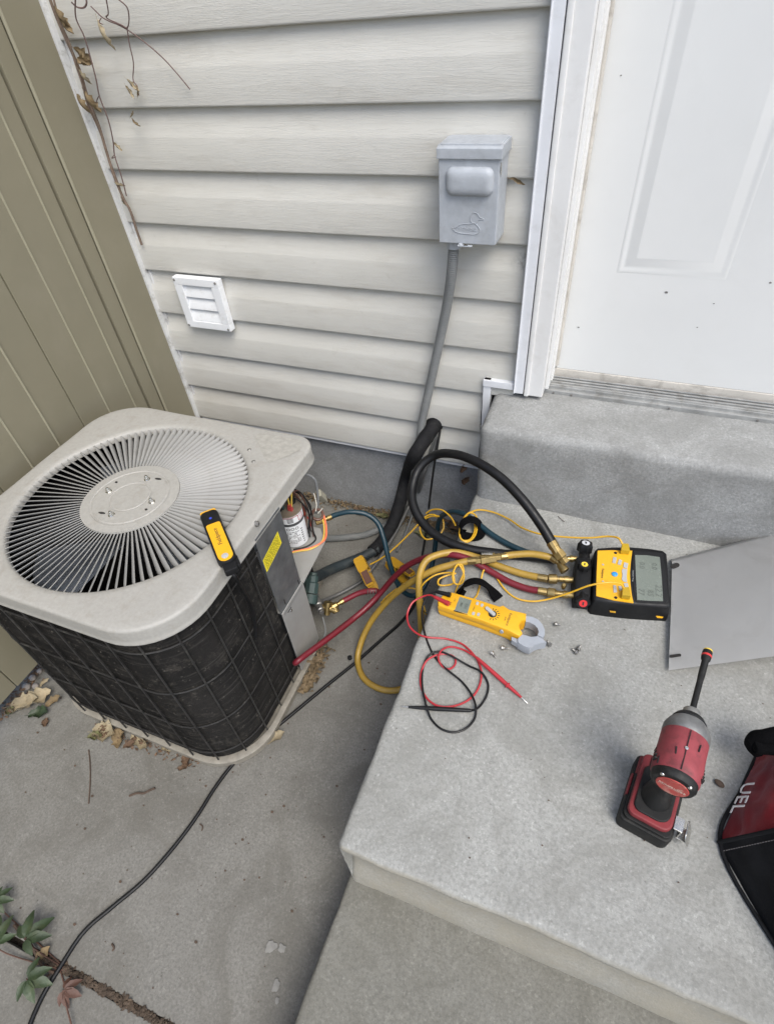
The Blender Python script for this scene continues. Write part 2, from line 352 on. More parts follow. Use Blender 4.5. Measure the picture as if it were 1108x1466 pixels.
def ringframe(bm, x0, x1, z0, z1, prof):
    """embossed rectangular moulding: prof = (inset, rise) pairs"""
    rs = [[bm.verts.new((x, DY-h, z)) for x, z in ((x0+i, z0+i), (x1-i, z0+i), (x1-i, z1-i), (x0+i, z1-i))] for i, h in prof]
    for a, b in zip(rs, rs[1:]):
        for k in range(4): bm.faces.new((a[k], a[(k+1) % 4], b[(k+1) % 4], b[k]))
    bm.faces.new(rs[-1])
for (x0, x1) in ((-.016, .206), (.515, .737)):
    o = pc('moulded_panel', 'door_paint', DO, ringframe, x0, x1, .863, 1.66, [(0, -.0004), (.003, .0006), (.006, .0010), (.009, .0008), (.012, .0002), (.015, .0), (.018, .0005), (.034, .0046), (.038, .0051)], world=True, smooth=60); o.modifiers.new('weighted_normal', 'WEIGHTED_NORMAL')
def flake(bm, x, z, s):
    n = 7; c = [bm.verts.new((x+s*(.6+.7*random.random())*math.cos(2*PI*k/n), DY-.0009, z+s*.6*(.6+.7*random.random())*math.sin(2*PI*k/n))) for k in range(n)]; bm.faces.new(c)
for px in ((0.1976,0.075,0.8122), (0.1805,0.075,0.7551), (0.2875,0.075,0.8652), (-0.0754,0.075,0.7271), (0.0975,0.075,0.8285), (-0.078,0.075,1.2176), (0.0614,0.075,1.2284), (0.0125,0.075,1.0134)):
    pc('paint_chip', 'chip_grey', DO, flake, px[0], px[2], random.uniform(.0015, .004), world=True, smooth=0)

# ---------------------------------------------------------------- vinyl fence on the left
FE = thing('vinyl_fence', 'tan vinyl privacy fence of upright beaded boards meeting the house', 'fence', (-1.31, -.6, 0))
FXP = -1.296
pc('post', 'fence_vinyl', FE, bx, (FXP-.055, -.068, 1.1), (.116, .128, 2.2), world=True, bevel=.004)
def bead(bm, y): lathe(bm, [(.0042, .07), (.0042, 2.2)], 8, TR(FXP+.001, y, 0))
pc('bead', 'fence_bead', FE, bead, -.1345, world=True)
pc('channel', 'fence_vinyl', FE, bx, (FXP-.035, -.161, 1.13), (.066, .046, 2.14), world=True, bevel=.003)
ys = [-.1885, -.235, -.3255]
while ys[-1] > -4.2: ys.append(ys[-1]-.0932)
for i, (a, b) in enumerate(zip(ys, ys[1:])):
    pc('board', 'fence_vinyl', FE, bx, (FXP-.016-.002*(i % 3 == 0), (a+b)/2, 1.135), (.022, a-b-.0016, 2.13), world=True, bevel=.002)
    if (i % 3) != 2 : pc('bead', 'fence_bead', FE, lambda bm: lathe(bm, [(.003, .07), (.003, 2.2)], 8, TR(FXP-.005, b, 0)), world=True)
pc('backing', 'dark_gap', FE, bx, (FXP-.045, -2.2, 1.13), (.03, 4, 2.1), world=True)
# ================================================================ AIR CONDITIONER
M('ac_paint', (.315, .304, .277), .55, var=.07, vs=150, dirt=.6, dcol=(.235,.212,.175), ds=34, bump=.4, bs=210, bd=.0009)
M('ac_vane', (.265, .26, .245), .5, var=.08, vs=10, dirt=.25, dcol=(.2,.18,.15), ds=30, bump=.2)
M('galvanised', (.27, .285, .295), .38, .75, var=.25, vs=26, bump=.1, dirt=.3, dcol=(.2,.2,.19), ds=12)
M('grey_panel', (.27, .265, .25), .5, var=.08, vs=7, dirt=.35, dcol=(.22,.2,.17), ds=15)
def coil_mat():
    m, nt, p = newmat('coil_fins'); co = mapped(nt)
    c = ramp(nt, nz(nt, co, 7, 6, .7), [(.35, (.0045, .0043, .004)), (.7, (.012, .011, .010))])
    c = mixc(nt, ramp(nt, nz(nt, co, 19, 9, .8, .6), [(.53, 0), (.78, .55)]), c, (.08, .072, .06))
    c = mixc(nt, ramp(nt, nz(nt, mapped(nt, (8, 8, 420)), 1, 2), [(.54, 0), (.72, .35)]), c, (.055, .051, .046))
    c = mixc(nt, ramp(nt, nz(nt, co, 75, 5, .75), [(.60, 0), (.72, .7)]), c, (.12, .11, .095))
    nt.links.new(c, p.inputs['Base Color']); p.inputs['Roughness'].default_value = .75; p.inputs['Specular IOR Level'].default_value = .15
    nt.links.new(bumpn(nt, nz(nt, co, 90, 5, .7), .6, .003), p.inputs['Normal'])
coil_mat()
M('guard_wire', (.026, .025, .024), .5, var=.3, dirt=.6, dcol=(.10,.095,.083), ds=40, spec=.3)
M('fan_metal', (.42, .46, .52), .3, .85, var=.12, vs=12, bump=.1)
M('motor_black', (.012, .012, .013), .5, spec=.3)
M('bright_steel', (.62, .61, .58), .25, 1, var=.1)
M('dull_steel', (.36, .35, .33), .5, .9, var=.2)
M('sticker_yellow', (.72, .60, .03), .5, var=.05, dirt=.15, dcol=(.3,.25,.1))
M('print_black', (.025, .025, .025), .6, var=.05, bump=0)
M('print_brown', (.2, .16, .02), .6, var=.05, bump=0)
M('cap_label', (.68, .69, .69), .35, var=.05, vs=20, dirt=.2, dcol=(.4,.39,.37))
M('cap_band', (.07, .072, .075), .4)
M('cap_red', (.42, .05, .05), .5)
M('cap_top', (.34, .29, .22), .45, .6, var=.25, dirt=.5)
M('wire_yellow', (.62, .42, .07), .45); M('wire_orange', (.78, .17, .07), .45); M('wire_black', (.012, .012, .012), .5, spec=.3)
M('wire_brown', (.10, .045, .03), .5); M('wire_white', (.5, .48, .42), .5); M('wire_red', (.5, .045, .03), .45)
M('valve_green', (.03, .055, .052), .6, dirt=.5, dcol=(.12,.12,.1))
M('brass', (.34, .245, .10), .38, .92, var=.3, vs=40, bump=.15, dirt=.25, dcol=(.14,.1,.05), ds=40)
AX0, AX1, AY0, AY1 = -1.225, -.602, -.964, -.352; ACX, ACY = -.9135, -.6625
AC = thing('air_conditioner', 'square air conditioner condenser with radial fan grille and black coil sides', 'air conditioner', (ACX, ACY, 0))
RS = (.13, .135, .05, .12)
def inset_loop(d, dz): 
    return [(x, y, dz) for x, y in rrect(AX0+d, AY0+d, AX1-d, AY1-d, tuple(max(.01, r-d) for r in RS), 12)]
def radial(poly, ang):
    c, s = math.cos(ang), math.sin(ang); best = None
    for (x1, y1, _), (x2, y2, _) in zip(poly, poly[1:]+poly[:1]):
        x1, y1, x2, y2 = x1-ACX, y1-ACY, x2-ACX, y2-ACY; den = c*(y2-y1)-s*(x2-x1)
        if abs(den) < 1e-12: continue
        t = (x1*(y2-y1)-y1*(x2-x1))/den; u = (x1*s-y1*c)/den
        if t > 0 and -1e-6 <= u <= 1+1e-6: best = t if best is None else max(best, t)
    return best
FR = .262
def cover(bm):
    base = inset_loop(0, 0); angs = sorted(set([round(math.atan2(y-ACY, x-ACX), 5) for x, y, z in base] + [round(-PI+2*PI*k/144, 5) for k in range(144)]))
    prof = []
    prof.append([(FR-.004, .580)]*len(angs)); prof.append([(FR-.003, .592)]*len(angs)); prof.append([(FR+.002, .5965)]*len(angs)); prof.append([(FR+.012, .597)]*len(angs))
    for d, z in ((.02, .596), (.007, .5955), (.0028, .5942), (.0008, .5915), (.0002, .588), (.0006, .566), (-.0004, .5555), (-.0016, .553), (-.0006, .5505), (.004, .5505), (.005, .556)):
        L = inset_loop(d, z); prof.append([(radial(L, a), z) for a in angs])
    rings = [[bm.verts.new((ACX+r*math.cos(a), ACY+r*math.sin(a), z+.0012*noise.noise((r*9*math.cos(a), r*9*math.sin(a), 1)))) for a, (r, z) in zip(angs, row)] for row in prof]
    n = len(angs)
    for a, b in zip(rings, rings[1:]):
        for k in range(n): bm.faces.new((a[k], a[(k+1) % n], b[(k+1) % n], b[k]))
CV = pc('top_cover', 'ac_paint', AC, cover, world=True, smooth=50)
def vane(bm):
    tau = math.radians(49); rows = []; n = 10
    for i in range(n+1):
        u = i/n; r = .098+(FR-.094)*u; w = .0064+.0088*u
        if u > .86: w *= max(.12, 1-((u-.86)/.14)**2*.95)
        row = []
        for k in range(5):
            s = w*(k/4); tt = tau+math.radians(16)*(k/4-.5)
            row.append((r, -s*math.cos(tau)-.0012*math.sin(PI*k/4)*math.sin(tau), .5935-s*math.sin(tau)+.0022*math.sin(PI*k/4)*math.cos(tau)))
        rows.append([bm.verts.new(p) for p in row] + [bm.verts.new((p[0], p[1]+.0005, p[2]-.0008)) for p in row[::-1]])
    for a, b in zip(rows, rows[1:]):
        for k in range(10): bm.faces.new((a[k], a[(k+1) % 10], b[(k+1) % 10], b[k]))
    bm.faces.new(rows[0]); bm.faces.new(rows[-1][::-1])
V0 = pc('grille_vane', 'ac_vane', CV, vane, smooth=45)
for k in range(1, 96): twin(V0, CV, rot=(0, 0, 2*PI*k/96))
pc('hub_plate', 'ac_paint', CV, lathe, [(.100, .585), (.108, .592), (.1075, .5965), (.088, .5975), (.086, .5962), (.083, .5962), (.081, .5975), (.047, .598), (.045, .5968), (.0435, .5968), (.042, .598), (.0005, .5985)], 64, smooth=25)
for a in range(4):
    m = RZ(a*PI/2) @ TR(.06, 0, .5975)
    pc('bolt', 'bright_steel', CV, lambda bm: (lathe(bm, [(.0072, 0), (.0072, .0012)], 12, m), lathe(bm, [(.0052, .0012), (.0052, .006), (.0048, .0065)], 6, m), lathe(bm, [(.0042, .0062), (.0042, .0085), (.003, .0112), (.001, .012)], 12, m)))
for (x, y, sx, r) in ((-.978, -.632, 1, 0), (-.85, -.686, 1, 0), (-.889, -.594, 2.6, 0.1), (-.939, -.724, 2.6, 0.1)):
    pc('slot', 'dark_gap', CV, lambda bm: lathe(bm, [(.0033, .5), (.0033, .59905)], 10, TR(x, y, 0) @ RZ(r) @ Matrix.Diagonal((sx, .8, 1, 1))), world=True)
for p in ((-0.7398,-0.4406,0.597), (-0.7065,-0.4768,0.597)):
    pc('screw', 'dull_steel', CV, lathe, [(.0045, .5965), (.0045, .5985), (.003, .5997)], 10, TR(p[0], p[1], 0), world=True)
def residue(bm):
    P = [(-0.7552,-0.3886,0.5972),(-0.7492,-0.3753,0.5972),(-0.7106,-0.3528,0.5972),(-0.6741,-0.3369,0.5972),(-0.6378,-0.3732,0.5972),(-0.6141,-0.4082,0.5972),(-0.638,-0.4364,0.5972),(-0.6685,-0.4714,0.5972),(-0.6902,-0.4566,0.5972)]
    v = [bm.verts.new((min(p[0], -.622), min(p[1], -.372), p[2])) for p in P]; bm.faces.new(v)
M('label_residue', (.30, .288, .256), .75, var=.14, vs=90, bump=.15, bs=170, bd=.0003, dirt=.2, dcol=(.35,.34,.305), ds=90)
pc('sticker_residue', 'label_residue', CV, residue, world=True)
for p, nrm in (((-0.6005,-0.6444,0.588), (1, 0, 0)), ((-0.6558,-0.9231,0.567), (.35, -1, .1))):
    pc('screw', 'dull_steel', CV, lambda bm: (lathe(bm, [(.0065, -.004), (.0065, .0012)], 12, aim(p, Vector(p)+Vector(nrm))), lathe(bm, [(.0045, .0012), (.0042, .0045)], 6, aim(p, Vector(p)+Vector(nrm)))), world=True)
# fan below the grille
FN = pc('fan', 'motor_black', AC, lathe, [(.03, .40), (.07, .40), (.075, .42), (.075, .53), (.06, .545), (.01, .548)], 24)
def blade(bm):
    rows = []
    for i in range(9):
        u = i/8; r = .07+.18*u; rows.append([bm.verts.new((r*math.cos(a), r*math.sin(a), .5+.028*math.sin((a)*1.6)*(1+.2*u)+.01*u)) for a in [(-.62+1.24*k/10)*(1-.12*u) for k in range(11)]])
    for a, b in zip(rows, rows[1:]):
        for k in range(10): bm.faces.new((a[k], a[k+1], b[k+1], b[k]))
B0 = pc('blade', 'fan_metal', FN, blade); B0.rotation_euler = (0, 0, math.radians(-118))
for k in (1, 2): twin(B0, FN, rot=(0, 0, math.radians(-118+120*k)))
pc('inner_floor', 'motor_black', AC, bx, (ACX, ACY, .06), (.46, .46, .02), world=True)
# coil: runs from the service panel round the front, left and back
def coil_path(d, step=.012):
    L = rrect(AX0+d, AY0+d, AX1-d, AY1-d, tuple(max(.01, r-d) for r in RS), 10); n = 11
    seq = [(AX1-d, -.662)] + L[n:2*n][::-1] + L[0:n][::-1] + L[3*n:4*n][::-1] + [(-.76, AY1-d)]
    out = [Vector((*seq[0], 0))]; acc = 0
    for a, b in zip(seq, seq[1:]):
        a, b = Vector((*a, 0)), Vector((*b, 0)); m = max(1, round((b-a).length/step))
        out += [a+(b-a)*(i+1)/m for i in range(m)]
    return out
def fins(bm, d=.012):
    P = coil_path(d); nr = []
    for i, p in enumerate(P):
        t = (P[min(i+1, len(P)-1)]-P[max(i-1, 0)]).normalized(); nr.append(Vector((-t.y, t.x, 0)))
    if nr[0].x < 0: nr = [-v for v in nr]
    rows = []; zs = [.025+.0027*k for k in range(197)]
    for k, z in enumerate(zs): rows.append([bm.verts.new(p+v*(.0017 if k % 2 else -.0017)+Vector((0, 0, z))) for p, v in zip(P, nr)])
    for a, b in zip(rows, rows[1:]):
        for i in range(len(P)-1): bm.faces.new((a[i], a[i+1], b[i+1], b[i]))
CO = pc('coil', 'coil_fins', AC, fins, world=True, smooth=0)
def guard_h(bm, z): sweep(bm, [p+Vector((0, 0, z)) for p in coil_path(.0045)], .0019, 6)
GZ = (.068, .205, .36, .515)
for z in GZ: pc('guard_wire', 'guard_wire', AC, guard_h, z, world=True)
gp = coil_path(.0025, .0035); acc = 0; last = -.03
for a, b in zip(gp, gp[1:]):
    acc += (b-a).length
    if acc-last > .0685:
        last = acc
        pc('guard_wire', 'guard_wire', AC, lambda bm: sweep(bm, [b+Vector((0, 0, z)) for z in (.03, .2, .4, .558)], .0021, 6), world=True)
def base(bm):
    def lp(d):   # larger than the cover at the front, cut across behind the service panel
        L = rrect(AX0-.004+d, AY0-.002+d, -.590-d, AY1-d, (.13, .14, .01, .12), 12); return L[:26]+[(-.590-d, -.59), (-.672-d, -.49), (-.69-d, AY1-d)]+L[39:]
    o = lp(0); i = lp(.014); n = len(o)
    rs = [[bm.verts.new((x, y, z)) for x, y in L] for L, z in ((o, .003), (o, .022), (lp(.002), .0235), (i, .0235), (i, .008))]
    for a, b in zip(rs, rs[1:]):
        for k in range(n): bm.faces.new((a[k], a[(k+1) % n], b[(k+1) % n], b[k]))
    bm.faces.new(rs[-1]); bm.faces.new(rs[0][::-1])
M('base_paint', (.215, .198, .165), .6, var=.2, vs=40, dirt=.7, dcol=(.12,.1,.075), ds=30)
pc('base_pan', 'base_paint', AC, base, world=True)
# service corner
pc('upper_panel', 'galvanised', AC, lambda bm: (bx(bm, (-.6025, -.613, .425), (.003, .104, .27)), bx(bm, (-.619, -.562, .425), (.034, .003, .27))), world=True, bevel=.001)
LP = pc('lower_panel', 'grey_panel', AC, lambda bm: (bx(bm, (-.5985, -.612, .165), (.003, .108, .262)), bx(bm, (-.617, -.5585, .165), (.036, .003, .262))), world=True, bevel=.001)
pc('slot', 'dark_gap', LP, bx, (-.5967, -.637, .2765), (.001, .018, .003), world=True)
pc('screw', 'bright_steel', LP, lathe, [(.004, 0), (.0036, .002), (.001, .003)], 10, TR(-.597, -.633, .268) @ RY(PI/2), world=True)
pc('slot', 'dark_gap', LP, bx, (-.6009, -.640, .312), (.0012, .003, .02), world=True)
pc('slot', 'dark_gap', LP, bx, (-.6009, -.571, .306), (.0012, .003, .016), world=True)
def shelf(bm): prism(bm, [(-.597, -.66), (-.597, -.566), (-.606, -.41), (-.64, -.37), (-.77, -.37), (-.77, -.66)], .283, .287)
pc('shelf', 'grey_panel', AC, shelf, world=True, bevel=.001)
pc('inner_wall', 'galvanised', AC, lambda bm: (bx(bm, (-.774, -.51, .42), (.004, .3, .275)), bx(bm, (-.70, -.655, .42), (.15, .004, .275)), bx(bm, (-.742, -.366, .42), (.06, .004, .275))), world=True)
def lowwall(bm): prism(bm, [(-.605, -.66), (-.605, -.575), (-.672, -.52), (-.70, -.37), (-.78, -.37), (-.78, -.66)], .034, .282)
pc('lower_housing', 'motor_black', AC, lowwall, world=True, bevel=.002)
def quad(bm, P): bm.faces.new([bm.verts.new(p) for p in P])
SK = Vector((0, 0, 0)); SP = [(-.6006, -.590, .510), (-.6006, -.588, .470), (-.6006, -.664, .452), (-.6006, -.664, .492)]
YS = pc('warning_sticker', 'sticker_yellow', AC, quad, SP, world=True)
def lines(bm):
    a, b, c, d = [Vector(p) for p in SP]
    for k in range(7):
        v = .12+.76*k/6; u = .06; 
        while u < .92:
            w = random.uniform(.03, .11); w = min(w, .94-u); q = lambda U, V_: (d+(a-d)*U)*(1-V_)+(c+(b-c)*U)*V_+Vector((.0003, 0, 0))
            bm.faces.new([bm.verts.new(p) for p in (q(u, v-.03), q(u+w, v-.03), q(u+w, v+.03), q(u, v+.03))]); u += w+random.uniform(.012, .03)
pc('print', 'print_brown', YS, lines, world=True)
# run capacitor with printed label
CX, CY, CZ0, CRD = -.688, -.425, .288, .0355
CP = pc('capacitor', 'cap_label', AC, lathe, [(CRD-.002, 0), (CRD, .002), (CRD, .112), (CRD-.001, .114)], 32, TR(CX, CY, CZ0), world=True)
pc('band', 'cap_band', CP, lathe, [(CRD+.0003, .081), (CRD+.0003, .090)], 32, TR(CX, CY, CZ0), cap=False, world=True)
pc('rim', 'cap_top', CP, lathe, [(CRD-.001, .113), (CRD+.0012, .115), (CRD+.0012, .118), (CRD-.002, .1185), (CRD-.003, .116), (.001, .1165)], 32, TR(CX, CY, CZ0), world=True)
def cyl_patch(bm, a0, a1, z0, z1, off=.0005):
    n = max(1, int(abs(a1-a0)/.12)); v = [[bm.verts.new((CX+(CRD+off)*math.cos(a0+(a1-a0)*i/n), CY+(CRD+off)*math.sin(a0+(a1-a0)*i/n), CZ0+z)) for i in range(n+1)] for z in (z0, z1)]
    for i in range(n): bm.faces.new((v[0][i], v[0][i+1], v[1][i+1], v[1][i]))
def cap_print(bm):
    A = math.radians(-62)                     # the side that faces the landing
    def ang(u): return A-u/CRD
    for k in range(3):                         # three bold rings of the rating
        u0 = .016-.0115*k
        for j in range(10):
            a = 2*PI*j/10; b = 2*PI*(j+1)/10
            P = [(u0+rr*math.cos(t)*.9, .071+rr*math.sin(t)*.85) for rr, t in ((.0055, a), (.0055, b), (.0037, b), (.0037, a))]
            bm.faces.new([bm.verts.new((CX+(CRD+.0006)*math.cos(ang(-u)), CY+(CRD+.0006)*math.sin(ang(-u)), CZ0+z)) for u, z in P])
    for k in range(9):
        z = .058-.0052*k; u = -.02
        while u < .02:
            w = random.uniform(.002, .007)
            if random.random() < .8: cyl_patch(bm, ang(u), ang(min(.022, u+w)), z, z+.0021)
            u += w+.0014
    for k in range(4):
        cyl_patch(bm, ang(-.012), ang(.004), .094+.0042*k, .0962+.0042*k)
    for k in range(7): cyl_patch(bm, ang(-.031), ang(-.024-.003*random.random()), .012+.008*k, .015+.008*k)
pc('print', 'print_black', CP, cap_print, world=True, smooth=0)
def redbox(bm):
    A = math.radians(-20)
    for (a0, a1, z0, z1) in ((0, .5, .109, .1105), (0, .5, .093, .0945), (0, .05, .093, .1105), (.45, .5, .093, .1105), (.12, .38, .098, .0992), (.12, .38, .103, .1042)): cyl_patch(bm, A+a0, A+a1, z0, z1, .0007)
    cyl_patch(bm, math.radians(-150), A, .1105, .1125, .0007)
pc('red_print', 'cap_red', CP, redbox, world=True, smooth=0)
tops = [(-.700, -.432), (-.676, -.430), (-.688, -.402)]
for (x, y), c in zip(tops, ('valve_green', 'cap_red', 'wire_black')):
    pc('terminal', c, CP, lambda bm: (bx(bm, (x, y, CZ0+.122), (.012, .009, .012)), bx(bm, (x+.003, y, CZ0+.131), (.004, .007, .012)), bx(bm, (x-.003, y, CZ0+.131), (.004, .007, .012))), world=True, bevel=.0012)
for (x, y, h) in ((-.705, -.438, .026), (-.686, -.404, .03), (-.718, -.42, .022)):
    pc('boot', 'motor_black', CP, lathe, [(.009, 0), (.0105, .003), (.010, h*.6), (.005, h)], 12, TR(x, y, CZ0+.117), world=True)
def wire(mat, pts, r=.0018): return pc('wire', mat, AC, tube, pts, r, 7, world=True)
zt = CZ0+.135
wire('wire_yellow', [(-.676, -.430, zt-.006), (-.679, -.424, zt+.03), (-.684, -.41, zt+.036), (-.69, -.395, zt+.01), (-.72, -.385, zt-.04)], .0022)
wire('wire_yellow', [(-.672, -.428, zt-.006), (-.67, -.418, zt+.028), (-.674, -.40, zt+.05), (-.70, -.39, zt+.03)], .0022)
wire('wire_yellow', [(-.68, -.426, zt-.006), (-.686, -.42, zt+.022), (-.72, -.42, zt+.04), (-.76, -.45, zt+.04)])
wire('wire_red', [(-.699, -.430, zt), (-.704, -.425, zt+.03), (-.74, -.43, zt+.05)], .0024)
wire('wire_black', [(-.702, -.436, zt-.005), (-.718, -.43, zt+.02), (-.74, -.42, zt+.01), (-.75, -.40, zt-.05)], .0022)
wire('wire_black', [(-.692, -.404, zt), (-.685, -.39, zt+.02), (-.67, -.38, zt-.01), (-.655, -.385, zt-.06), (-.66, -.40, .31), (-.70, -.38, .295)], .0022)
wire('wire_brown', [(-.688, -.402, zt), (-.675, -.385, zt+.012), (-.66, -.385, zt-.03), (-.648, -.395, .33), (-.64, -.41, .295)], .002)
wire('wire_red', [(-.735, -.39, .38), (-.70, -.376, .36), (-.668, -.378, .33), (-.652, -.39, .30)], .0018)
wire('wire_yellow', [(-0.6416,-0.3467,0.315),(-0.6244,-0.3742,0.3),(-0.6115,-0.417,0.292),(-0.6295,-0.4498,0.29),(-0.6649,-0.4713,0.29),(-0.6906,-0.4949,0.29)], .0022)
wire('wire_orange', [(-0.6385,-0.3432,0.318),(-0.6177,-0.3741,0.302),(-0.6064,-0.4093,0.294),(-0.625,-0.4415,0.291),(-0.6625,-0.4679,0.29),(-0.7009,-0.4955,0.29)], .0026)
wire('wire_black', [(-0.655,-0.3895,0.292),(-0.6327,-0.4136,0.29),(-0.6435,-0.4432,0.2895),(-0.6743,-0.4659,0.2895)], .0022)
wire('wire_white', [(-0.6384,-0.3761,0.36),(-0.6487,-0.3509,0.36),(-0.6586,-0.336,0.37),(-0.6634,-0.3312,0.38)], .0015)
wire('wire_white', [(-0.6475,-0.3557,0.33),(-0.6419,-0.3478,0.335),(-0.6381,-0.3405,0.34)], .0013)
wire('wire_brown', [(-0.6669,-0.3596,0.32),(-0.6631,-0.346,0.33),(-0.646,-0.3385,0.325),(-0.6373,-0.3511,0.315),(-0.6456,-0.365,0.315),(-0.6613,-0.3665,0.32)], .004)
for k in range(7):
    rr = random.Random(40+k); x0, y0 = -.66+rr.uniform(-.02, .02), -.388+rr.uniform(-.012, .012)
    wire(('wire_black', 'wire_brown', 'wire_black', 'wire_red')[k % 4], [(x0-.05, y0, .40+rr.uniform(0, .03)), (x0-.015, y0-.004, .415+rr.uniform(0, .03)), (x0+.006, y0+rr.uniform(-.01, .01), .37), (x0+rr.uniform(-.01, .012), y0-.01, .325), (x0+.008, y0-.02, .30)], rr.uniform(.0016, .0024))
# grey whip conduit of the compressor wiring and its plastic plug
M('conduit_grey', (.16, .165, .165), .5, var=.12, vs=20, dirt=.4, dcol=(.16,.15,.13), ds=25)
M('plug_beige', (.33, .31, .24), .6, dirt=.4)
wire('conduit_grey', [(-0.723,-0.3001,0.4),(-0.694,-0.2975,0.41),(-0.6741,-0.298,0.4),(-0.6682,-0.3035,0.37),(-0.6662,-0.3178,0.33),(-0.6715,-0.3314,0.3)], .0038)
pc('plug', 'plug_beige', AC, lambda bm: (bx(bm, (0, 0, 0), (.016, .022, .05), TR(*(-0.6756,-0.2795,0.32)) @ RX(.5) @ RZ(.5)), bx(bm, (0, 0, -.03), (.01, .014, .02), TR(*(-0.6756,-0.2795,0.32)) @ RX(.5) @ RZ(.5))), world=True, bevel=.002)
# service valves under the shelf
def valve(name, mat, base, tip, r):
    return pc(name, mat, AC, lambda bm: (lathe(bm, [(r, 0), (r, .03), (r*.8, .032), (r*.8, .05), (r*.55, .052), (r*.55, .06)], 8, aim(base, tip)), lathe(bm, [(r*.9, -.03), (r*1.1, -.028), (r*1.1, -.002)], 12, aim(base, tip))), world=True, bevel=.001)
valve('suction_valve', 'valve_green', (-0.6404,-0.4867,0.135), (-0.6555,-0.4044,0.19), .02)
valve('liquid_valve', 'dull_steel', (-0.6402,-0.4721,0.09), (-0.5924,-0.5204,0.1), .013)
pc('suction_stub', 'valve_green', AC, tube, [(-.66, -.50, .12), (-0.6623,-0.4713,0.12), (-0.6608,-0.4582,0.15), (-0.6438,-0.441,0.155)], .014, 10, world=True)
wire('conduit_grey', [(-0.6029,-0.5094,0.07),(-0.5856,-0.5373,0.04),(-0.5935,-0.5773,0.012),(-0.599,-0.6169,0.008)], .002)

# ================================================================ THINGS ON THE WALL
M('box_grey', (.36, .38, .405), .5, var=.1, vs=40, bump=.4, bs=260, bd=.0008, dirt=.4, dcol=(.2,.2,.19), ds=18)
DB = thing('disconnect_box', 'grey metal electrical disconnect box with an embossed duck on its cover', 'electrical box', (-.3, -.015, .93))
F = -.088
fbl, fbr, ftl, ftr = Vector((-0.3759,-0.088,0.9655)), Vector((-0.2553,-0.088,0.9656)), Vector((-0.3769,-0.088,1.1239)), Vector((-0.2587,-0.088,1.1245))
bx0, bx1, bz0, bz1 = (fbl.x+ftl.x)/2, (fbr.x+ftr.x)/2, (fbl.z+fbr.z)/2, (ftl.z+ftr.z)/2
pc('box_body', 'box_grey', DB, bx, ((bx0+bx1)/2+.002, (F-.012)/2, (bz0+bz1)/2+.01), (bx1-bx0-.002, -F-.016, bz1-bz0+.02), world=True, bevel=.002)
CVR = pc('front_cover', 'box_grey', DB, bx, ((bx0+bx1)/2, F+.001, (bz0+bz1)/2), (bx1-bx0, .004, bz1-bz0), world=True, bevel=.0015)
def hood(bm):
    w = (bx1-bx0)/2+.004; xm = (bx0+bx1)/2+.001
    hzb = (-0.3236,-0.02,1.1428)[2]; pr = [(-.014, bz1-.004), (F-.006, bz1-.004), (F-.006, bz1+.014), (F+.004, bz1+.018), (-.03, hzb-.001), (-.014, hzb)]
    a = [bm.verts.new((xm-w, y, z)) for y, z in pr]; b = [bm.verts.new((xm+w, y, z)) for y, z in pr]
    bm.faces.new(a); bm.faces.new(b[::-1])
    for i in range(6): bm.faces.new((a[i], b[i], b[(i+1) % 6], a[(i+1) % 6]))
pc('hood', 'box_grey', DB, hood, world=True, bevel=.0015)
hx0, hx1 = (-0.3607,-0.11,1.0974)[0], (-0.2662,-0.11,1.0991)[0]; hz0, hz1 = (-0.3246,-0.11,1.0571)[2], (-0.3256,-0.11,1.1074)[2]
def bumpbox(bm):
    L = [(0, 0), (.001, .006), (.004, .010), (.009, .0125), (.016, .0135)]; rs = []
    for ins, out in L: rs.append([bm.verts.new((x, F-.0008-out, z)) for x, z in rrect(hx0+ins, hz0+ins, hx1-ins, hz1-ins, max(.002, .014-ins*.6), 6)])
    for a, b in zip(rs, rs[1:]):
        for k in range(len(a)): bm.faces.new((a[k], a[(k+1) % len(a)], b[(k+1) % len(a)], b[k]))
    bm.faces.new(rs[-1])
pc('handle_bulge', 'box_grey', CVR, bumpbox, world=True, smooth=70)
dx, dz, ds = (bx0+bx1)/2-.001, bz0+.032, .0016
def duckline(bm):
    body = [(-19,-1),(-15,-5),(-8,-7),(2,-7.5),(12,-7.3),(16,-5),(17,-1),(14,3),(10,6),(4,4.5),(-3,4.5),(-9,3),(-14,0),(-19,-1)]
    head = [(9,5.5),(5.5,8),(4.5,12),(6,16),(10,18),(14,16.5),(16,13.5),(22,11),(15.5,10),(13.5,7),(10.5,5)]
    for L in (body, head): sweep(bm, spline([(dx+x*ds, F-.0015, dz+y*ds) for x, y in L], 4), .0007, 6)
pc('duck_emblem', 'box_grey', CVR, duckline, world=True)
pc('lettering', 'box_grey', CVR, lambda bm: text_bm(bm, 'Midwest', .0125, TR(dx-.001, F-.0012, dz-.0022) @ RX(PI/2), .0005), world=True)
pc('hasp', 'box_grey', CVR, lambda bm: (prism(bm, rrect(-.016, -.004, .016, .004, .0035, 4), 0, .002, TR((bx0+bx1)/2-.002, F-.009, bz0-.002)), lathe(bm, [(.0045, 0), (.0045, .002), (.003, .003)], 10, TR((bx0+bx1)/2-.012, F-.005, bz0-.001))), world=True, bevel=.0008)
pc('hasp_slot', 'dark_gap', CVR, bx, ((bx0+bx1)/2, F-.0095, bz0+.0004), (.008, .003, .001), world=True)
pc('side_dent', 'bright_steel', DB, flake_side := (lambda bm: bm.faces.new([bm.verts.new((bx1+.0016, y, z)) for y, z in ((-.085, bz1-.01), (-.078, bz1-.012), (-.074, bz1-.03), (-.08, bz1-.036), (-.087, bz1-.025))])), world=True, smooth=0)

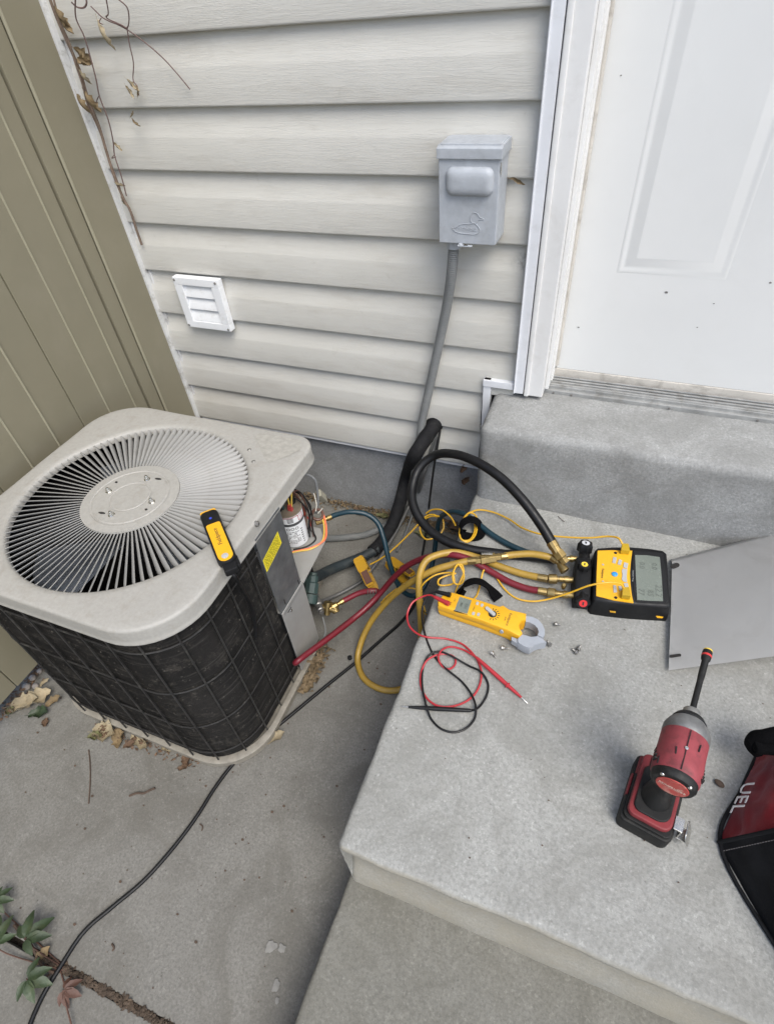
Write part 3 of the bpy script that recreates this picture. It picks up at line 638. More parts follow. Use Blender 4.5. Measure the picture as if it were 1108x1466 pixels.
VT = thing('dryer_vent', 'small white louvred vent cover screwed to the beige siding', 'vent', (-1.13, -.016, .7))
v0, v1, v2, v3 = Vector((-1.1726,-0.036,0.8112)), Vector((-1.0207,-0.036,0.8113)), Vector((-1.1834,-0.036,0.6624)), Vector((-1.0318,-0.036,0.6638))
vx0, vx1, vz0, vz1 = (v0.x+v2.x)/2, (v1.x+v3.x)/2, (v2.z+v3.z)/2, (v0.z+v1.z)/2
M('vent_white', (.72, .73, .74), .5, var=.05, dirt=.4, dcol=(.42,.39,.33), ds=30)
def vframe(bm):
    fw = .026
    for (a, b, c, d) in ((vx0, vx1, vz0, vz0+fw*.8), (vx0, vx1, vz1-fw*.8, vz1), (vx0, vx0+fw, vz0+fw*.8, vz1-fw*.8), (vx1-fw, vx1, vz0+fw*.8, vz1-fw*.8)):
        bx(bm, ((a+b)/2, -.026, (c+d)/2), (b-a, .022, d-c))
pc('frame', 'vent_white', VT, vframe, world=True, bevel=.0015)
pc('backing', 'dark_gap', VT, bx, ((vx0+vx1)/2, -.019, (vz0+vz1)/2), (vx1-vx0-.01, .003, vz1-vz0-.01), world=True)
lh = (vz1-vz0-.042)/3
for k in range(3):
    zc = vz0+.021+lh*(k+.5)
    def louvre(bm):
        rows = [[bm.verts.new((x, y, zc+z)) for y, z in ((-.022, lh*.48), (-.0275, lh*.3), (-.031, 0), (-.0335, -lh*.3), (-.0342, -lh*.47), (-.0315, -lh*.49))] for x in (vx0+.0262, vx1-.0262)]
        for i in range(5): bm.faces.new((rows[0][i], rows[0][i+1], rows[1][i+1], rows[1][i]))
    pc('louvre', 'vent_white', VT, louvre, world=True, smooth=60)
for x in (vx0+.006, vx1-.008):
    for z in (vz0+.006, vz1-.007):
        pc('screw', 'dull_steel', VT, lathe, [(.0036, 0), (.0034, .0015), (.001, .0022)], 10, TR(x, -.0372, z) @ RX(PI/2), world=True)

# flexible conduit from the box down the wall and over to the condenser
M('conduit_wall', (.15, .155, .152), .5, var=.1, vs=14, dirt=.3, dcol=(.3,.29,.26), ds=20)
def ribbed(bm, pts, r, pitch=.0045, amp=.05, seg=12):
    P = spline(pts, 40); L = [0]
    for a, b in zip(P, P[1:]): L.append(L[-1]+(b-a).length)
    n = int(L[-1]/pitch*4); Q = []; j = 0
    for i in range(n+1):
        s = L[-1]*i/n
        while j < len(L)-2 and L[j+1] < s: j += 1
        Q.append(P[j].lerp(P[j+1], (s-L[j])/max(1e-9, L[j+1]-L[j])))
    sweep(bm, Q, lambda u: r*(1+amp*math.cos(2*PI*u*n/4)), seg)
CD = thing('flexible_conduit', 'grey ribbed flexible conduit running down the siding from the electrical box', 'conduit', (-.38, -.05, .3))
ct = Vector((-0.3522,-0.06,0.9489))
pc('conduit', 'conduit_wall', CD, ribbed, [(ct.x, -.06, bz0-.004), (-0.3572,-0.058,0.8986), (-0.3706,-0.045,0.8198), (-0.3956,-0.034,0.7043), (-0.4236,-0.03,0.5762), (-0.4484,-0.032,0.4589), (-0.4619,-0.04,0.3613), (-0.4731,-0.05,0.2713), (-0.5279,0.0209,0.09), (-0.5486,-0.0213,0.04), (-0.5861,-0.0639,0.012), (-0.6323,-0.123,0.012), (-0.6846,-0.1527,0.012), (-0.7504,-0.1808,0.013), (-0.7929,-0.2069,0.03)], .0115, world=True)
pc('connector', 'box_grey', CD, lathe, [(.012, -.02), (.0165, -.019), (.0165, -.004), (.014, -.003), (.014, .001)], 10, TR(ct.x, -.06, bz0), world=True, bevel=.0008)
# ================================================================ PIPES, HOSES AND CABLES
M('foam_black', (.012, .012, .013), .8, spec=.2, var=.25, vs=20, bump=.7, bs=90, bd=.003, dirt=.35, dcol=(.07,.068,.062), ds=25)
M('pipe_teal', (.018, .026, .03), .55, var=.2, dirt=.5, dcol=(.1,.1,.09))
M('copper_grey', (.12, .12, .118), .5, .3, dirt=.4)
M('hose_black', (.006, .006, .0065), .42, spec=.3, var=.2, vs=30, bump=.1, dirt=.12, dcol=(.05,.05,.05))
M('hose_red', (.14, .010, .018), .42, var=.12, vs=30, dirt=.25, dcol=(.13,.02,.03), ds=40)
M('hose_yellow', (.33, .205, .032), .45, var=.12, vs=25, dirt=.35, dcol=(.2,.12,.03), ds=30)
M('hose_teal', (.005, .026, .038), .42, var=.15, vs=25, dirt=.2, dcol=(.02,.03,.035))
M('cable_yellow', (.58, .33, .02), .4, var=.06)
M('tool_yellow', (.72, .37, .012), .42, var=.05, vs=15, dirt=.18, dcol=(.4,.2,.02), ds=30)
M('clamp_yellow', (.42, .23, .012), .45, var=.1, dirt=.3, dcol=(.25,.13,.02), ds=40)
M('velcro', (.003, .003, .0035), .95, spec=.1, var=.3, bump=.8, bs=400, bd=.002)
M('rubber_black', (.007, .007, .0075), .5, spec=.3, var=.2, vs=20, bump=.3, bs=300, dirt=.12, dcol=(.06,.06,.058))
M('lead_red', (.36, .022, .03), .4, var=.08); M('lead_black', (.006, .006, .0065), .45, spec=.3)
M('jaw_grey', (.30, .32, .35), .42, var=.06, dirt=.15)
M('lcd', (.155, .175, .15), .22, var=.06, vs=30, bump=0)
M('lcd_digit', (.105, .118, .102), .4, bump=0)
M('button_grey', (.38, .38, .37), .5, bump=0); M('button_blue', (.03, .27, .62), .35)
M('knob_white', (.55, .56, .58), .4); M('knob_red', (.55, .03, .03), .4); M('knob_yellow', (.78, .55, .05), .4)
def cable(name, label, cat, mat, pts, r, group=None, seg=10, n=10):
    return tag(pc(name, mat, None, tube, pts, r, seg, n), label, cat, group)
# insulated refrigerant lines out of the wall
LS = thing('insulated_pipe', 'thick black foam insulated pipe curving out of the siding to the condenser', 'pipe', (-.45, -.1, 0))
def foam(bm, pts, r):
    P = spline(pts, 14); n = len(P)
    sweep(bm, P, lambda u: r*(1+.07*noise.noise((u*14, 0, 0))+.04*noise.noise((u*50, 3, 0))), 14)
pc('foam_sleeve', 'foam_black', LS, foam, [(-0.4167,0.012,0.4297), (-0.4193,-0.02,0.4317), (-0.4332,-0.05,0.4107), (-0.4524,-0.085,0.3769), (-0.5214,0.0044,0.2), (-0.5346,-0.0323,0.12), (-0.5449,-0.095,0.062), (-0.5638,-0.1623,0.03), (-0.5774,-0.2032,0.028)], .0215, world=True)
pc('inner_sleeve', 'pipe_teal', LS, foam, [(-0.5657,-0.1887,0.03),(-0.596,-0.2347,0.032),(-0.6286,-0.2723,0.035),(-0.6605,-0.33,0.055),(-0.6673,-0.3994,0.1),(-0.6662,-0.4326,0.13)], .0165, world=True)
pc('tie', 'wire_white', LS, lambda bm: [sweep(bm, spline(q, 6), .0006, 5) for q in ([(-0.5324,-0.0185,0.24),(-0.5134,-0.0091,0.26),(-0.4935,0.0082,0.265),(-0.4734,0.0312,0.26)], [(-0.5092,0.0149,0.23),(-0.4943,0.0213,0.24),(-0.4817,0.0269,0.25)])], world=True)
pc('wall_gasket', 'foam_black', LS, lathe, [(.026, 0), (.026, .006), (.023, .010)], 16, TR(-.421, -.008, .432) @ RX(PI/2), world=True)
cable('liquid_pipe', 'bare grey refrigerant pipe lying under the yellow pipe clamps', 'pipe', 'copper_grey', [(-0.6577,-0.4758,0.06),(-0.6496,-0.4368,0.03),(-0.6258,-0.3929,0.012),(-0.5956,-0.354,0.011),(-0.5673,-0.3081,0.012),(-0.5517,-0.2562,0.02)]+[(-0.5394,-0.1931,0.03), (-0.5251,-0.0835,0.05), (-0.5107,0.0079,0.09), (-0.4435,-0.05,0.2756), (-0.4183,-0.02,0.3555), (-0.4169,0.005,0.4096)], .0058)
cable('control_cable', 'thin black cable hanging down from the wall beside the insulated pipe', 'cable', 'wire_black', [(-0.4046,0,0.4155), (-0.4064,-0.03,0.3656), (-0.4135,-0.045,0.2953), (-0.4224,-0.05,0.2116), (-0.4577,0.0167,0.03), (-0.4338,-0.095,0.012), (-0.4151,-0.1946,0.006), (-0.3835,-0.3014,0.006)], .0033)
cable('control_cable', 'thin grey cable hanging behind the foam insulated pipe', 'cable', 'conduit_grey', [(-0.411,0,0.4142), (-0.4296,-0.02,0.3398), (-0.4575,-0.02,0.2212), (-0.5129,0.0362,0.03), (-0.5084,-0.0809,0.008), (-0.509,-0.1616,0.006)], .004)
# long black extension lead along the slab
cable('power_cord', 'long black cord curving across the concrete from the plants to the hoses', 'cord', 'lead_black', [(-0.7539,-1.5154,0.005),(-0.7646,-1.4828,0.005),(-0.7703,-1.4522,0.005),(-0.7702,-1.4088,0.006),(-0.7664,-1.3441,0.005),(-0.7395,-1.289,0.005),(-0.7065,-1.2254,0.005),(-0.6846,-1.1541,0.005),(-0.6708,-1.0785,0.005),(-0.6651,-0.9988,0.005),(-0.6526,-0.9362,0.005),(-0.629,-0.8874,0.005),(-0.598,-0.8228,0.005),(-0.5629,-0.7523,0.005),(-0.5205,-0.6677,0.005),(-0.4748,-0.5802,0.005),(-0.4353,-0.4931,0.005),(-0.3999,-0.4135,0.005),(-0.3847,-0.3505,0.005),(-0.3911,-0.2926,0.006),(-0.3945,-0.2419,0.006)], .0046)
# black vacuum hose looping above the landing
BH = thing('vacuum_hose', 'thick black hose looping in the air behind the gauge set', 'hose', (-.1, -.3, .335))
def fitting(parent, a, b, rs, mat='brass', seg=10, nm='fitting'):
    a, b = Vector(a), Vector(b); return pc(nm, mat, parent, lathe, [(r, (b-a).length*u) for u, r in rs], seg, aim(a, b), world=True, bevel=.0004)
HEXF = [(0, .0065), (.3, .0065), (.31, .009), (.7, .0105), (.72, .0085), (1, .0085)]
pc('hose', 'hose_black', BH, tube, [(-0.0271,-0.3479,0.405),(-0.0585,-0.3236,0.43),(-0.1088,-0.2928,0.465),(-0.1723,-0.2552,0.49),(-0.2393,-0.2241,0.5),(-0.3079,-0.1965,0.49),(-0.3657,-0.1803,0.46),(-0.4005,-0.2067,0.43),(-0.405,-0.2543,0.4),(-0.3854,-0.3018,0.38),(-0.3426,-0.34,0.36),(-0.2838,-0.3675,0.352),(-0.2184,-0.3761,0.349),(-0.1504,-0.3683,0.348),(-0.0845,-0.358,0.349),(-0.0391,-0.3533,0.352),(-0.0041,-0.3505,0.356)], .0118, 12, 12, world=True)
fitting(BH, (-0.029,-0.3472,0.406), (-0.0085,-0.3641,0.392), [(0, .0128), (.45, .0128), (.46, .0118), (1, .0118)], nm='ferrule')
fitting(BH, (-0.0125,-0.3604,0.394), (0.0126,-0.376,0.378), [(0, .012), (.1, .0145), (.55, .0145), (.6, .011), (1, .011)], seg=6, nm='swivel_nut')
# red hose
RH = thing('red_hose', 'dark red charging hose from the gauge set folded against the condenser corner', 'hose', (-.3, -.5, .2))
pc('hose', 'hose_red', RH, tube, [(-0.0308,-0.4536,0.352),(-0.0575,-0.4519,0.347),(-0.0992,-0.4445,0.345),(-0.1535,-0.426,0.347),(-0.205,-0.4129,0.355),(-0.2534,-0.409,0.352),(-0.3093,-0.4047,0.32),(-0.37,-0.4001,0.26),(-0.4182,-0.4061,0.19),(-0.4552,-0.4255,0.13),(-0.4867,-0.4746,0.105),(-0.5276,-0.5525,0.1),(-0.5618,-0.625,0.105),(-0.5787,-0.6703,0.115),(-0.583,-0.6878,0.12),(-0.5818,-0.6945,0.128),(-0.5746,-0.69,0.135),(-0.5636,-0.6617,0.13),(-0.5375,-0.594,0.115),(-0.5046,-0.5088,0.1),(-0.4788,-0.4443,0.095),(-0.468,-0.4111,0.1),(-0.4711,-0.4059,0.112),(-0.4851,-0.4126,0.118),(-0.5181,-0.4247,0.11),(-0.547,-0.4471,0.1),(-0.5601,-0.4586,0.096)], .0081, 10, 12, world=True)
fitting(RH, (-0.5568,-0.4558,0.097), (-0.5722,-0.4724,0.092), [(0, .0086), (.5, .0086), (.52, .0058), (1, .0058)], nm='ferrule')
fitting(RH, (-0.5694,-0.4689,0.092), (-0.5909,-0.4908,0.088), [(0, .007), (.1, .010), (.6, .010), (.65, .0075), (1, .0075)], nm='swivel_nut')
fitting(RH, (-0.5937,-0.4791,0.105), (-0.5922,-0.5019,0.075), [(0, .0125), (.35, .0125), (.37, .009), (1, .009)], seg=12, nm='valve_cap')
pc('core_tool', 'brass', RH, lambda bm: (lathe(bm, [(.008, 0), (.008, .05)], 12, aim((-0.6175,-0.4908,0.09), (-0.5747,-0.4884,0.085))), lathe(bm, [(.006, 0), (.010, .004), (.010, .02)], 8, aim((-0.5787,-0.4781,0.09), (-0.5593,-0.4962,0.075)))), world=True, bevel=.001)
fitting(RH, (-0.0339,-0.454,0.3525), (-0.0138,-0.4531,0.353), [(0, .0088), (1, .0088)], nm='ferrule')
fitting(RH, (-0.0138,-0.4531,0.353), (0.0074,-0.4527,0.356), [(0, .008), (.12, .0112), (.85, .0112), (.9, .008), (1, .008)], seg=14, nm='swivel_nut')
# spring clip on the red hose
pc('spring_clip', 'dull_steel', RH, lambda bm: [lathe(bm, [(.0085, -.0012), (.0095, 0), (.0085, .0012)], 12, aim(Vector((-0.4932,-0.4197,0.117)).lerp((-0.4683,-0.4117,0.117), k*.3), Vector((-0.4683,-0.4117,0.117)).lerp((-0.4436,-0.4037,0.117), k*.3)), cap=False) for k in range(4)], world=True)
# yellow hose with ball valve
YH = thing('yellow_hose', 'yellow charging hose with a brass ball valve looping down beside the landing', 'hose', (-.3, -.5, .2))
pc('hose', 'hose_yellow', YH, tube, [(-0.0169,-0.3644,0.372),(-0.0364,-0.3655,0.374),(-0.0685,-0.3669,0.372),(-0.1026,-0.3762,0.368),(-0.1269,-0.3867,0.366)], .0085, 10, 10, world=True)
pc('hose', 'hose_yellow', YH, tube, [(-0.2025,-0.4229,0.362),(-0.2359,-0.4387,0.355),(-0.2745,-0.4556,0.342),(-0.3157,-0.469,0.31),(-0.3671,-0.4652,0.24),(-0.4169,-0.4688,0.16),(-0.459,-0.4952,0.085),(-0.476,-0.534,0.035),(-0.472,-0.5754,0.01),(-0.4368,-0.619,0.008),(-0.3933,-0.6347,0.008),(-0.3537,-0.6324,0.009),(-0.3157,-0.6149,0.02),(-0.297,-0.5745,0.05),(-0.2954,-0.5394,0.1),(-0.2941,-0.5306,0.17),(-0.2964,-0.5228,0.235),(-0.3054,-0.5014,0.29),(-0.3118,-0.4732,0.33),(-0.3046,-0.4444,0.35),(-0.2799,-0.4209,0.356),(-0.2437,-0.3997,0.353),(-0.1867,-0.3962,0.348),(-0.1331,-0.4051,0.346),(-0.0817,-0.4121,0.347),(-0.0377,-0.4155,0.352)], .0086, 10, 12, world=True)
fitting(YH, (-0.041,-0.4154,0.352), (-0.0188,-0.4154,0.354), [(0, .0093), (1, .0093)], nm='ferrule')
fitting(YH, (-0.0188,-0.4154,0.354), (0.0037,-0.4107,0.357), [(0, .008), (.12, .0115), (.85, .0115), (.9, .008), (1, .008)], seg=14, nm='swivel_nut')
fitting(YH, (-0.0202,-0.3651,0.373), (-0.0024,-0.3754,0.372), [(0, .0092), (.6, .0092), (.62, .0065), (1, .0065)], nm='ferrule')
fitting(YH, (-0.0024,-0.3754,0.372), (0.0151,-0.391,0.366), [(0, .006), (.25, .009), (.9, .011), (1, .011)], seg=14, nm='swivel_nut')
BV = fitting(YH, (-0.1892,-0.4223,0.366), (-0.1356,-0.3935,0.368), [(0, .009), (.2, .009), (.21, .0128), (.8, .0128), (.81, .009), (1, .009)], seg=6, nm='ball_valve')
pc('lever', 'bright_steel', BV, lambda bm: (bx(bm, (0, 0, 0), (.026, .006, .002), TR(*(-0.1654,-0.4055,0.381)) @ RZ(.3)), lathe(bm, [(.0035, 0), (.0035, .012)], 8, TR(*(-0.161,-0.3997,0.366)))), world=True, bevel=.0007)
fitting(YH, (-0.2053,-0.4254,0.3625), (-0.1863,-0.4202,0.366), [(0, .0092), (1, .0092)], nm='ferrule')
fitting(YH, (-0.1371,-0.394,0.368), (-0.1207,-0.3847,0.366), [(0, .006), (.2, .0085), (1, .0085)], nm='ferrule')
# teal hose
TL_ = thing('teal_hose', 'dark teal charging hose running from the gauge set to the condenser valve', 'hose', (-.3, -.4, .2))
pc('hose', 'hose_teal', TL_, tube, [(-0.0368,-0.3462,0.35),(-0.0617,-0.3452,0.348),(-0.1149,-0.3329,0.345),(-0.1731,-0.309,0.345),(-0.2222,-0.2806,0.348),(-0.2617,-0.2585,0.346),(-0.3045,-0.2358,0.32),(-0.3395,-0.2199,0.27),(-0.3508,-0.2197,0.2),(-0.3535,-0.2413,0.13),(-0.3562,-0.2833,0.08),(-0.3649,-0.3247,0.06),(-0.3872,-0.3496,0.055),(-0.416,-0.3572,0.08),(-0.4421,-0.3445,0.12),(-0.4629,-0.3258,0.17),(-0.4859,-0.2952,0.22),(-0.5128,-0.2696,0.25),(-0.5474,-0.2654,0.27),(-0.5897,-0.285,0.285),(-0.6191,-0.3222,0.298),(-0.6258,-0.335,0.3)], .0075, 10, 12, world=True)
fitting(TL_, (-0.6232,-0.3313,0.3), (-0.6389,-0.3525,0.302), [(0, .0082), (.5, .0082), (.52, .006), (1, .006)], nm='ferrule')
fitting(TL_, (-0.6363,-0.3488,0.302), (-0.6536,-0.3665,0.303), [(0, .006), (.2, .009), (1, .009)], seg=8, nm='swivel_nut')
fitting(TL_, (-0.0384,-0.3467,0.35), (-0.0176,-0.3443,0.352), [(0, .0082), (1, .0082)], nm='ferrule', mat='dull_steel')
# ---- yellow sensor cables with pipe clamps
def pipe_clamp(label, a, b, open_w, roll):
    """jaw clamp lying on its side: two hinged plastic shells, boxy tail and inner spring"""
    a, b = Vector(a), Vector(b); L = (b-a).length; m = frame(a, b-a, (0, 0, 1)) @ RX(roll)
    t = thing('pipe_clamp', label, 'clamp', mat=m, group='yellow pipe temperature clamps')
    W = .0165
    def shell(bm, s):
        pr = [(0, W*.75), (.008, W), (L*.42, W), (L*.46, W*.78), (L*.92, W*.72), (L, W*.6)]
        prism(bm, [(x, w) for x, w in pr] + [(x, -w) for x, w in pr[::-1]], -.0012, .0012, TR(0, 0, .011*s) @ RY(-.13*s))
        for sd in (-1, 1):
            bx(bm, (L*.22, (W-.001)*sd, .0055*s), (L*.4, .002, .011)); bx(bm, (L*.7, W*.72*sd, .012*s), (L*.46, .002, .010), RY(-.13*s))
        bx(bm, (L*.98, 0, .014*s), (.002, W*1.2, .010), RY(-.13*s))
    pc('jaw', 'clamp_yellow', t, shell, 1, bevel=.0007); pc('jaw', 'clamp_yellow', t, shell, -1, bevel=.0007)
    pc('liner', 'wire_brown', t, lambda bm: bx(bm, (L*.7, 0, .013), (L*.4, W*1.25, .002), RY(-.13)))
    pc('grip', 'clamp_yellow', t, lambda bm: [bx(bm, (L*(.05+.075*k), 0, .0132), (.0025, .026, .0025)) for k in range(5)])
    pc('hinge', 'dull_steel', t, lathe, [(.004, -.013), (.004, .013)], 10, TR(L*.52, 0, 0) @ RX(PI/2))
    pc('sensor', 'brass', t, bx, (L*.8, 0, -.002), (.016, .007, .006), bevel=.001)
    return t
pipe_clamp('yellow spring pipe clamp standing open over the grey pipe, nearest the condenser', (-0.5853,-0.2852,0.085), (-0.5078,-0.3572,0.05), .02, .35)
pipe_clamp('yellow pipe clamp lying partly hidden under the red hose', (-0.5012,-0.2483,0.06), (-0.4084,-0.2904,0.045), .02, -.2)
SC1 = thing('sensor_cable', 'thin yellow cable from the top socket of the gauge set, coiled by a black strap', 'cable', (-.1, -.25, .335))
pc('cable', 'cable_yellow', SC1, tube, [(0.1248,-0.3043,0.404),(0.1151,-0.2948,0.41),(0.0946,-0.2846,0.4),(0.055,-0.287,0.385),(0.0005,-0.287,0.37),(-0.0572,-0.2853,0.36),(-0.1062,-0.2679,0.35),(-0.1472,-0.2415,0.345),(-0.1925,-0.2283,0.345),(-0.2282,-0.2362,0.35),(-0.2491,-0.2641,0.355),(-0.2542,-0.313,0.36),(-0.244,-0.3554,0.36),(-0.2265,-0.36,0.355),(-0.2139,-0.3334,0.352),(-0.2171,-0.2936,0.352),(-0.2286,-0.2643,0.356),(-0.2441,-0.2624,0.36),(-0.2529,-0.2916,0.365),(-0.2522,-0.3329,0.36),(-0.2395,-0.3586,0.357),(-0.2224,-0.3485,0.352),(-0.2194,-0.3052,0.35),(-0.2355,-0.2729,0.352),(-0.2524,-0.2652,0.35)], .0023, 8, 10, world=True)
pc('cable', 'cable_yellow', SC1, tube, [(-0.2754,-0.2893,0.33),(-0.2992,-0.2537,0.32),(-0.3335,-0.2254,0.31),(-0.3658,-0.2139,0.29),(-0.3832,-0.2127,0.27)], .0023, 8, 10, world=True)
pc('cable', 'cable_yellow', SC1, tube, [(-0.3484,-0.2422,0.3),(-0.3339,-0.2182,0.27),(-0.3247,-0.2352,0.25),(-0.3348,-0.2622,0.24),(-0.3613,-0.2815,0.24),(-0.3848,-0.2607,0.24),(-0.397,-0.219,0.235),(-0.3902,-0.1819,0.23),(-0.3746,-0.1637,0.22),(-0.3606,-0.154,0.2),(-0.3832,-0.1516,0.2),(-0.4111,-0.1683,0.19),(-0.434,-0.201,0.17),(-0.4637,-0.2352,0.14),(-0.4926,-0.2655,0.115),(-0.5208,-0.2856,0.095),(-0.5422,-0.2938,0.08)], .0023, 8, 10, world=True)
SC2 = thing('sensor_cable', 'thin yellow cable from the lower socket of the gauge set, bunched above the clamp meter', 'cable', (-.1, -.45, .335))
pc('cable', 'cable_yellow', SC2, tube, [(0.1386,-0.4312,0.402),(0.1294,-0.4304,0.412),(0.1033,-0.4414,0.42),(0.0705,-0.4517,0.41),(0.0327,-0.46,0.378),(-0.0076,-0.4692,0.35),(-0.0435,-0.48,0.341),(-0.0783,-0.4794,0.339),(-0.1079,-0.4625,0.34),(-0.1383,-0.4329,0.345),(-0.1546,-0.4222,0.35),(-0.1645,-0.4299,0.35),(-0.1656,-0.4509,0.343),(-0.1636,-0.4775,0.339),(-0.1648,-0.5046,0.338),(-0.1754,-0.5205,0.338),(-0.193,-0.5282,0.338),(-0.2082,-0.5215,0.339),(-0.2122,-0.5019,0.342),(-0.2083,-0.4748,0.35),(-0.2077,-0.4532,0.356),(-0.2185,-0.4394,0.362),(-0.2279,-0.4549,0.366),(-0.2249,-0.4883,0.365),(-0.2156,-0.4968,0.358),(-0.2036,-0.4858,0.352),(-0.2056,-0.4606,0.355),(-0.2231,-0.4479,0.37),(-0.2278,-0.4726,0.366),(-0.2211,-0.4893,0.352),(-0.2358,-0.4969,0.345),(-0.2553,-0.5002,0.344),(-0.2591,-0.4878,0.346),(-0.243,-0.4727,0.35),(-0.2256,-0.4622,0.352),(-0.2467,-0.4607,0.345),(-0.274,-0.4741,0.34),(-0.2969,-0.4917,0.32),(-0.3084,-0.4989,0.28),(-0.3085,-0.4887,0.22),(-0.3039,-0.4627,0.15)], .0021, 8, 10, world=True)
pc('cable', 'cable_yellow', SC2, tube, [(-0.3085,-0.4547,0.15),(-0.3253,-0.4322,0.17),(-0.3476,-0.4075,0.17),(-0.3797,-0.3941,0.15),(-0.412,-0.3907,0.12),(-0.4399,-0.402,0.09),(-0.4642,-0.4076,0.06),(-0.4587,-0.3621,0.045),(-0.4392,-0.3187,0.04),(-0.4158,-0.2829,0.04)], .0021, 8, 10, world=True)
def strap(name, label, pts, ups, w):
    bm = bmesh.new(); P = spline(pts, 6); n = len(P); k = len(ups)-1
    U = [Vector(ups[min(k, int(i/(n-1)*k))]).lerp(Vector(ups[min(k, int(i/(n-1)*k)+1)]), i/(n-1)*k-int(i/(n-1)*k)) for i in range(n)]
    ribbon(bm, P, w, .003, U); return tag(part(name, bm, 'velcro', None, bevel=.0006), label, 'strap', 'black cable straps')
strap('cable_strap', 'black strap wrapped round the coiled yellow cable under the black hose', [(-0.2395,-0.3384,0.349),(-0.2486,-0.3335,0.372),(-0.2411,-0.3092,0.378),(-0.2223,-0.2973,0.372),(-0.2078,-0.2939,0.35),(-0.2056,-0.3151,0.341),(-0.2205,-0.3273,0.341),(-0.2456,-0.3294,0.343)], [(.3,0,1),(-.8,0,.4),(0,.4,1),(.5,.2,.8),(.8,0,.3),(0,0,1),(0,0,1),(0,0,1)], .026)
strap('cable_strap', 'long black strap curling across the landing above the clamp meter', [(-0.1912,-0.5113,0.341),(-0.2036,-0.5093,0.352),(-0.1939,-0.5039,0.37),(-0.1749,-0.4901,0.376),(-0.1536,-0.483,0.368),(-0.1347,-0.4834,0.35),(-0.1132,-0.4964,0.341)], [(-.3,0,1),(-.8,.2,.3),(-.3,.5,1),(0,.5,1),(.3,.4,1),(.2,.3,1),(0,0,1)], .027)

# ================================================================ TOOLS
# ---- digital manifold gauge
GM = thing('manifold_gauge', 'yellow and black digital manifold gauge with screen, buttons and valve knobs', 'gauge', (.15, -.37, .335), (0, 0, math.radians(13)))
def loop_solid(bm, P, z1, z0, grow=.0, rnd=.004):
    """solid with outline P (world points on its top face), rounded upper arris, flaring by grow towards its foot"""
    c = sum((Vector(p) for p in P), Vector())/len(P); rs = []
    for ins, z in ((rnd, z1), (rnd*.35, z1-rnd*.3), (0, z1-rnd), (-grow, z0)):
        rs.append([bm.verts.new((c.x+(p[0]-c.x)*(1-ins/max(.004, (Vector(p)-c).length)), c.y+(p[1]-c.y)*(1-ins/max(.004, (Vector(p)-c).length)), z)) for p in P])
    for a, b in zip(rs, rs[1:]):
        for k in range(len(a)): bm.faces.new((a[k], a[(k+1) % len(a)], b[(k+1) % len(a)], b[k]))
    bm.faces.new(rs[0]); bm.faces.new(rs[-1][::-1])
BODY = [(0.0703,-0.3203,0.385),(0.074,-0.312,0.385),(0.1064,-0.2982,0.385),(0.143,-0.2862,0.385),(0.1837,-0.2788,0.385),(0.2161,-0.2763,0.385),(0.2244,-0.2834,0.385),(0.2289,-0.3312,0.385),(0.2335,-0.3853,0.385),(0.2382,-0.4286,0.385),(0.2351,-0.4373,0.385),(0.204,-0.4449,0.385),(0.1632,-0.4543,0.385),(0.1219,-0.4625,0.385),(0.0875,-0.4672,0.385),(0.0821,-0.4623,0.385),(0.0786,-0.4242,0.385),(0.0744,-0.3744,0.385)]
pc('case', 'rubber_black', GM, loop_solid, BODY, .3845, .336, .004, .007, world=True, smooth=60)
def plate(bm, P, dz=0, t=.0012): 
    a = [bm.verts.new((p[0], p[1], p[2]+dz)) for p in P]; b = [bm.verts.new((p[0], p[1], p[2]+dz-t)) for p in P]; n = len(P)
    bm.faces.new(a); bm.faces.new(b[::-1])
    for k in range(n): bm.faces.new((a[k], b[k], b[(k+1) % n], a[(k+1) % n]))
FP = pc('faceplate', 'tool_yellow', GM, plate, [(0.0758,-0.3241,0.385),(0.1037,-0.3139,0.385),(0.1498,-0.301,0.385),(0.1492,-0.3362,0.385),(0.1499,-0.3706,0.385),(0.1531,-0.4003,0.385),(0.1581,-0.4311,0.385),(0.1631,-0.452,0.385),(0.1233,-0.4569,0.385),(0.0877,-0.4565,0.385),(0.0819,-0.4008,0.385)], .001, .002, world=True)
SF = pc('screen_frame', 'motor_black', GM, plate, [(0.1533,-0.3005,0.385),(0.1845,-0.2929,0.385),(0.2156,-0.2886,0.385),(0.2241,-0.361,0.385),(0.2292,-0.4251,0.385),(0.2257,-0.4327,0.385),(0.1963,-0.441,0.385),(0.1681,-0.4475,0.385),(0.16,-0.409,0.385),(0.1544,-0.3635,0.385)], .0008, .002, world=True, bevel=.0004)
pc('screen', 'lcd', SF, plate, [(0.1566,-0.313,0.385),(0.1812,-0.3059,0.385),(0.2088,-0.3032,0.385),(0.2152,-0.3638,0.385),(0.2204,-0.4287,0.385),(0.196,-0.4359,0.385),(0.1699,-0.4417,0.385),(0.1631,-0.3805,0.385)], .0014, .001, world=True)
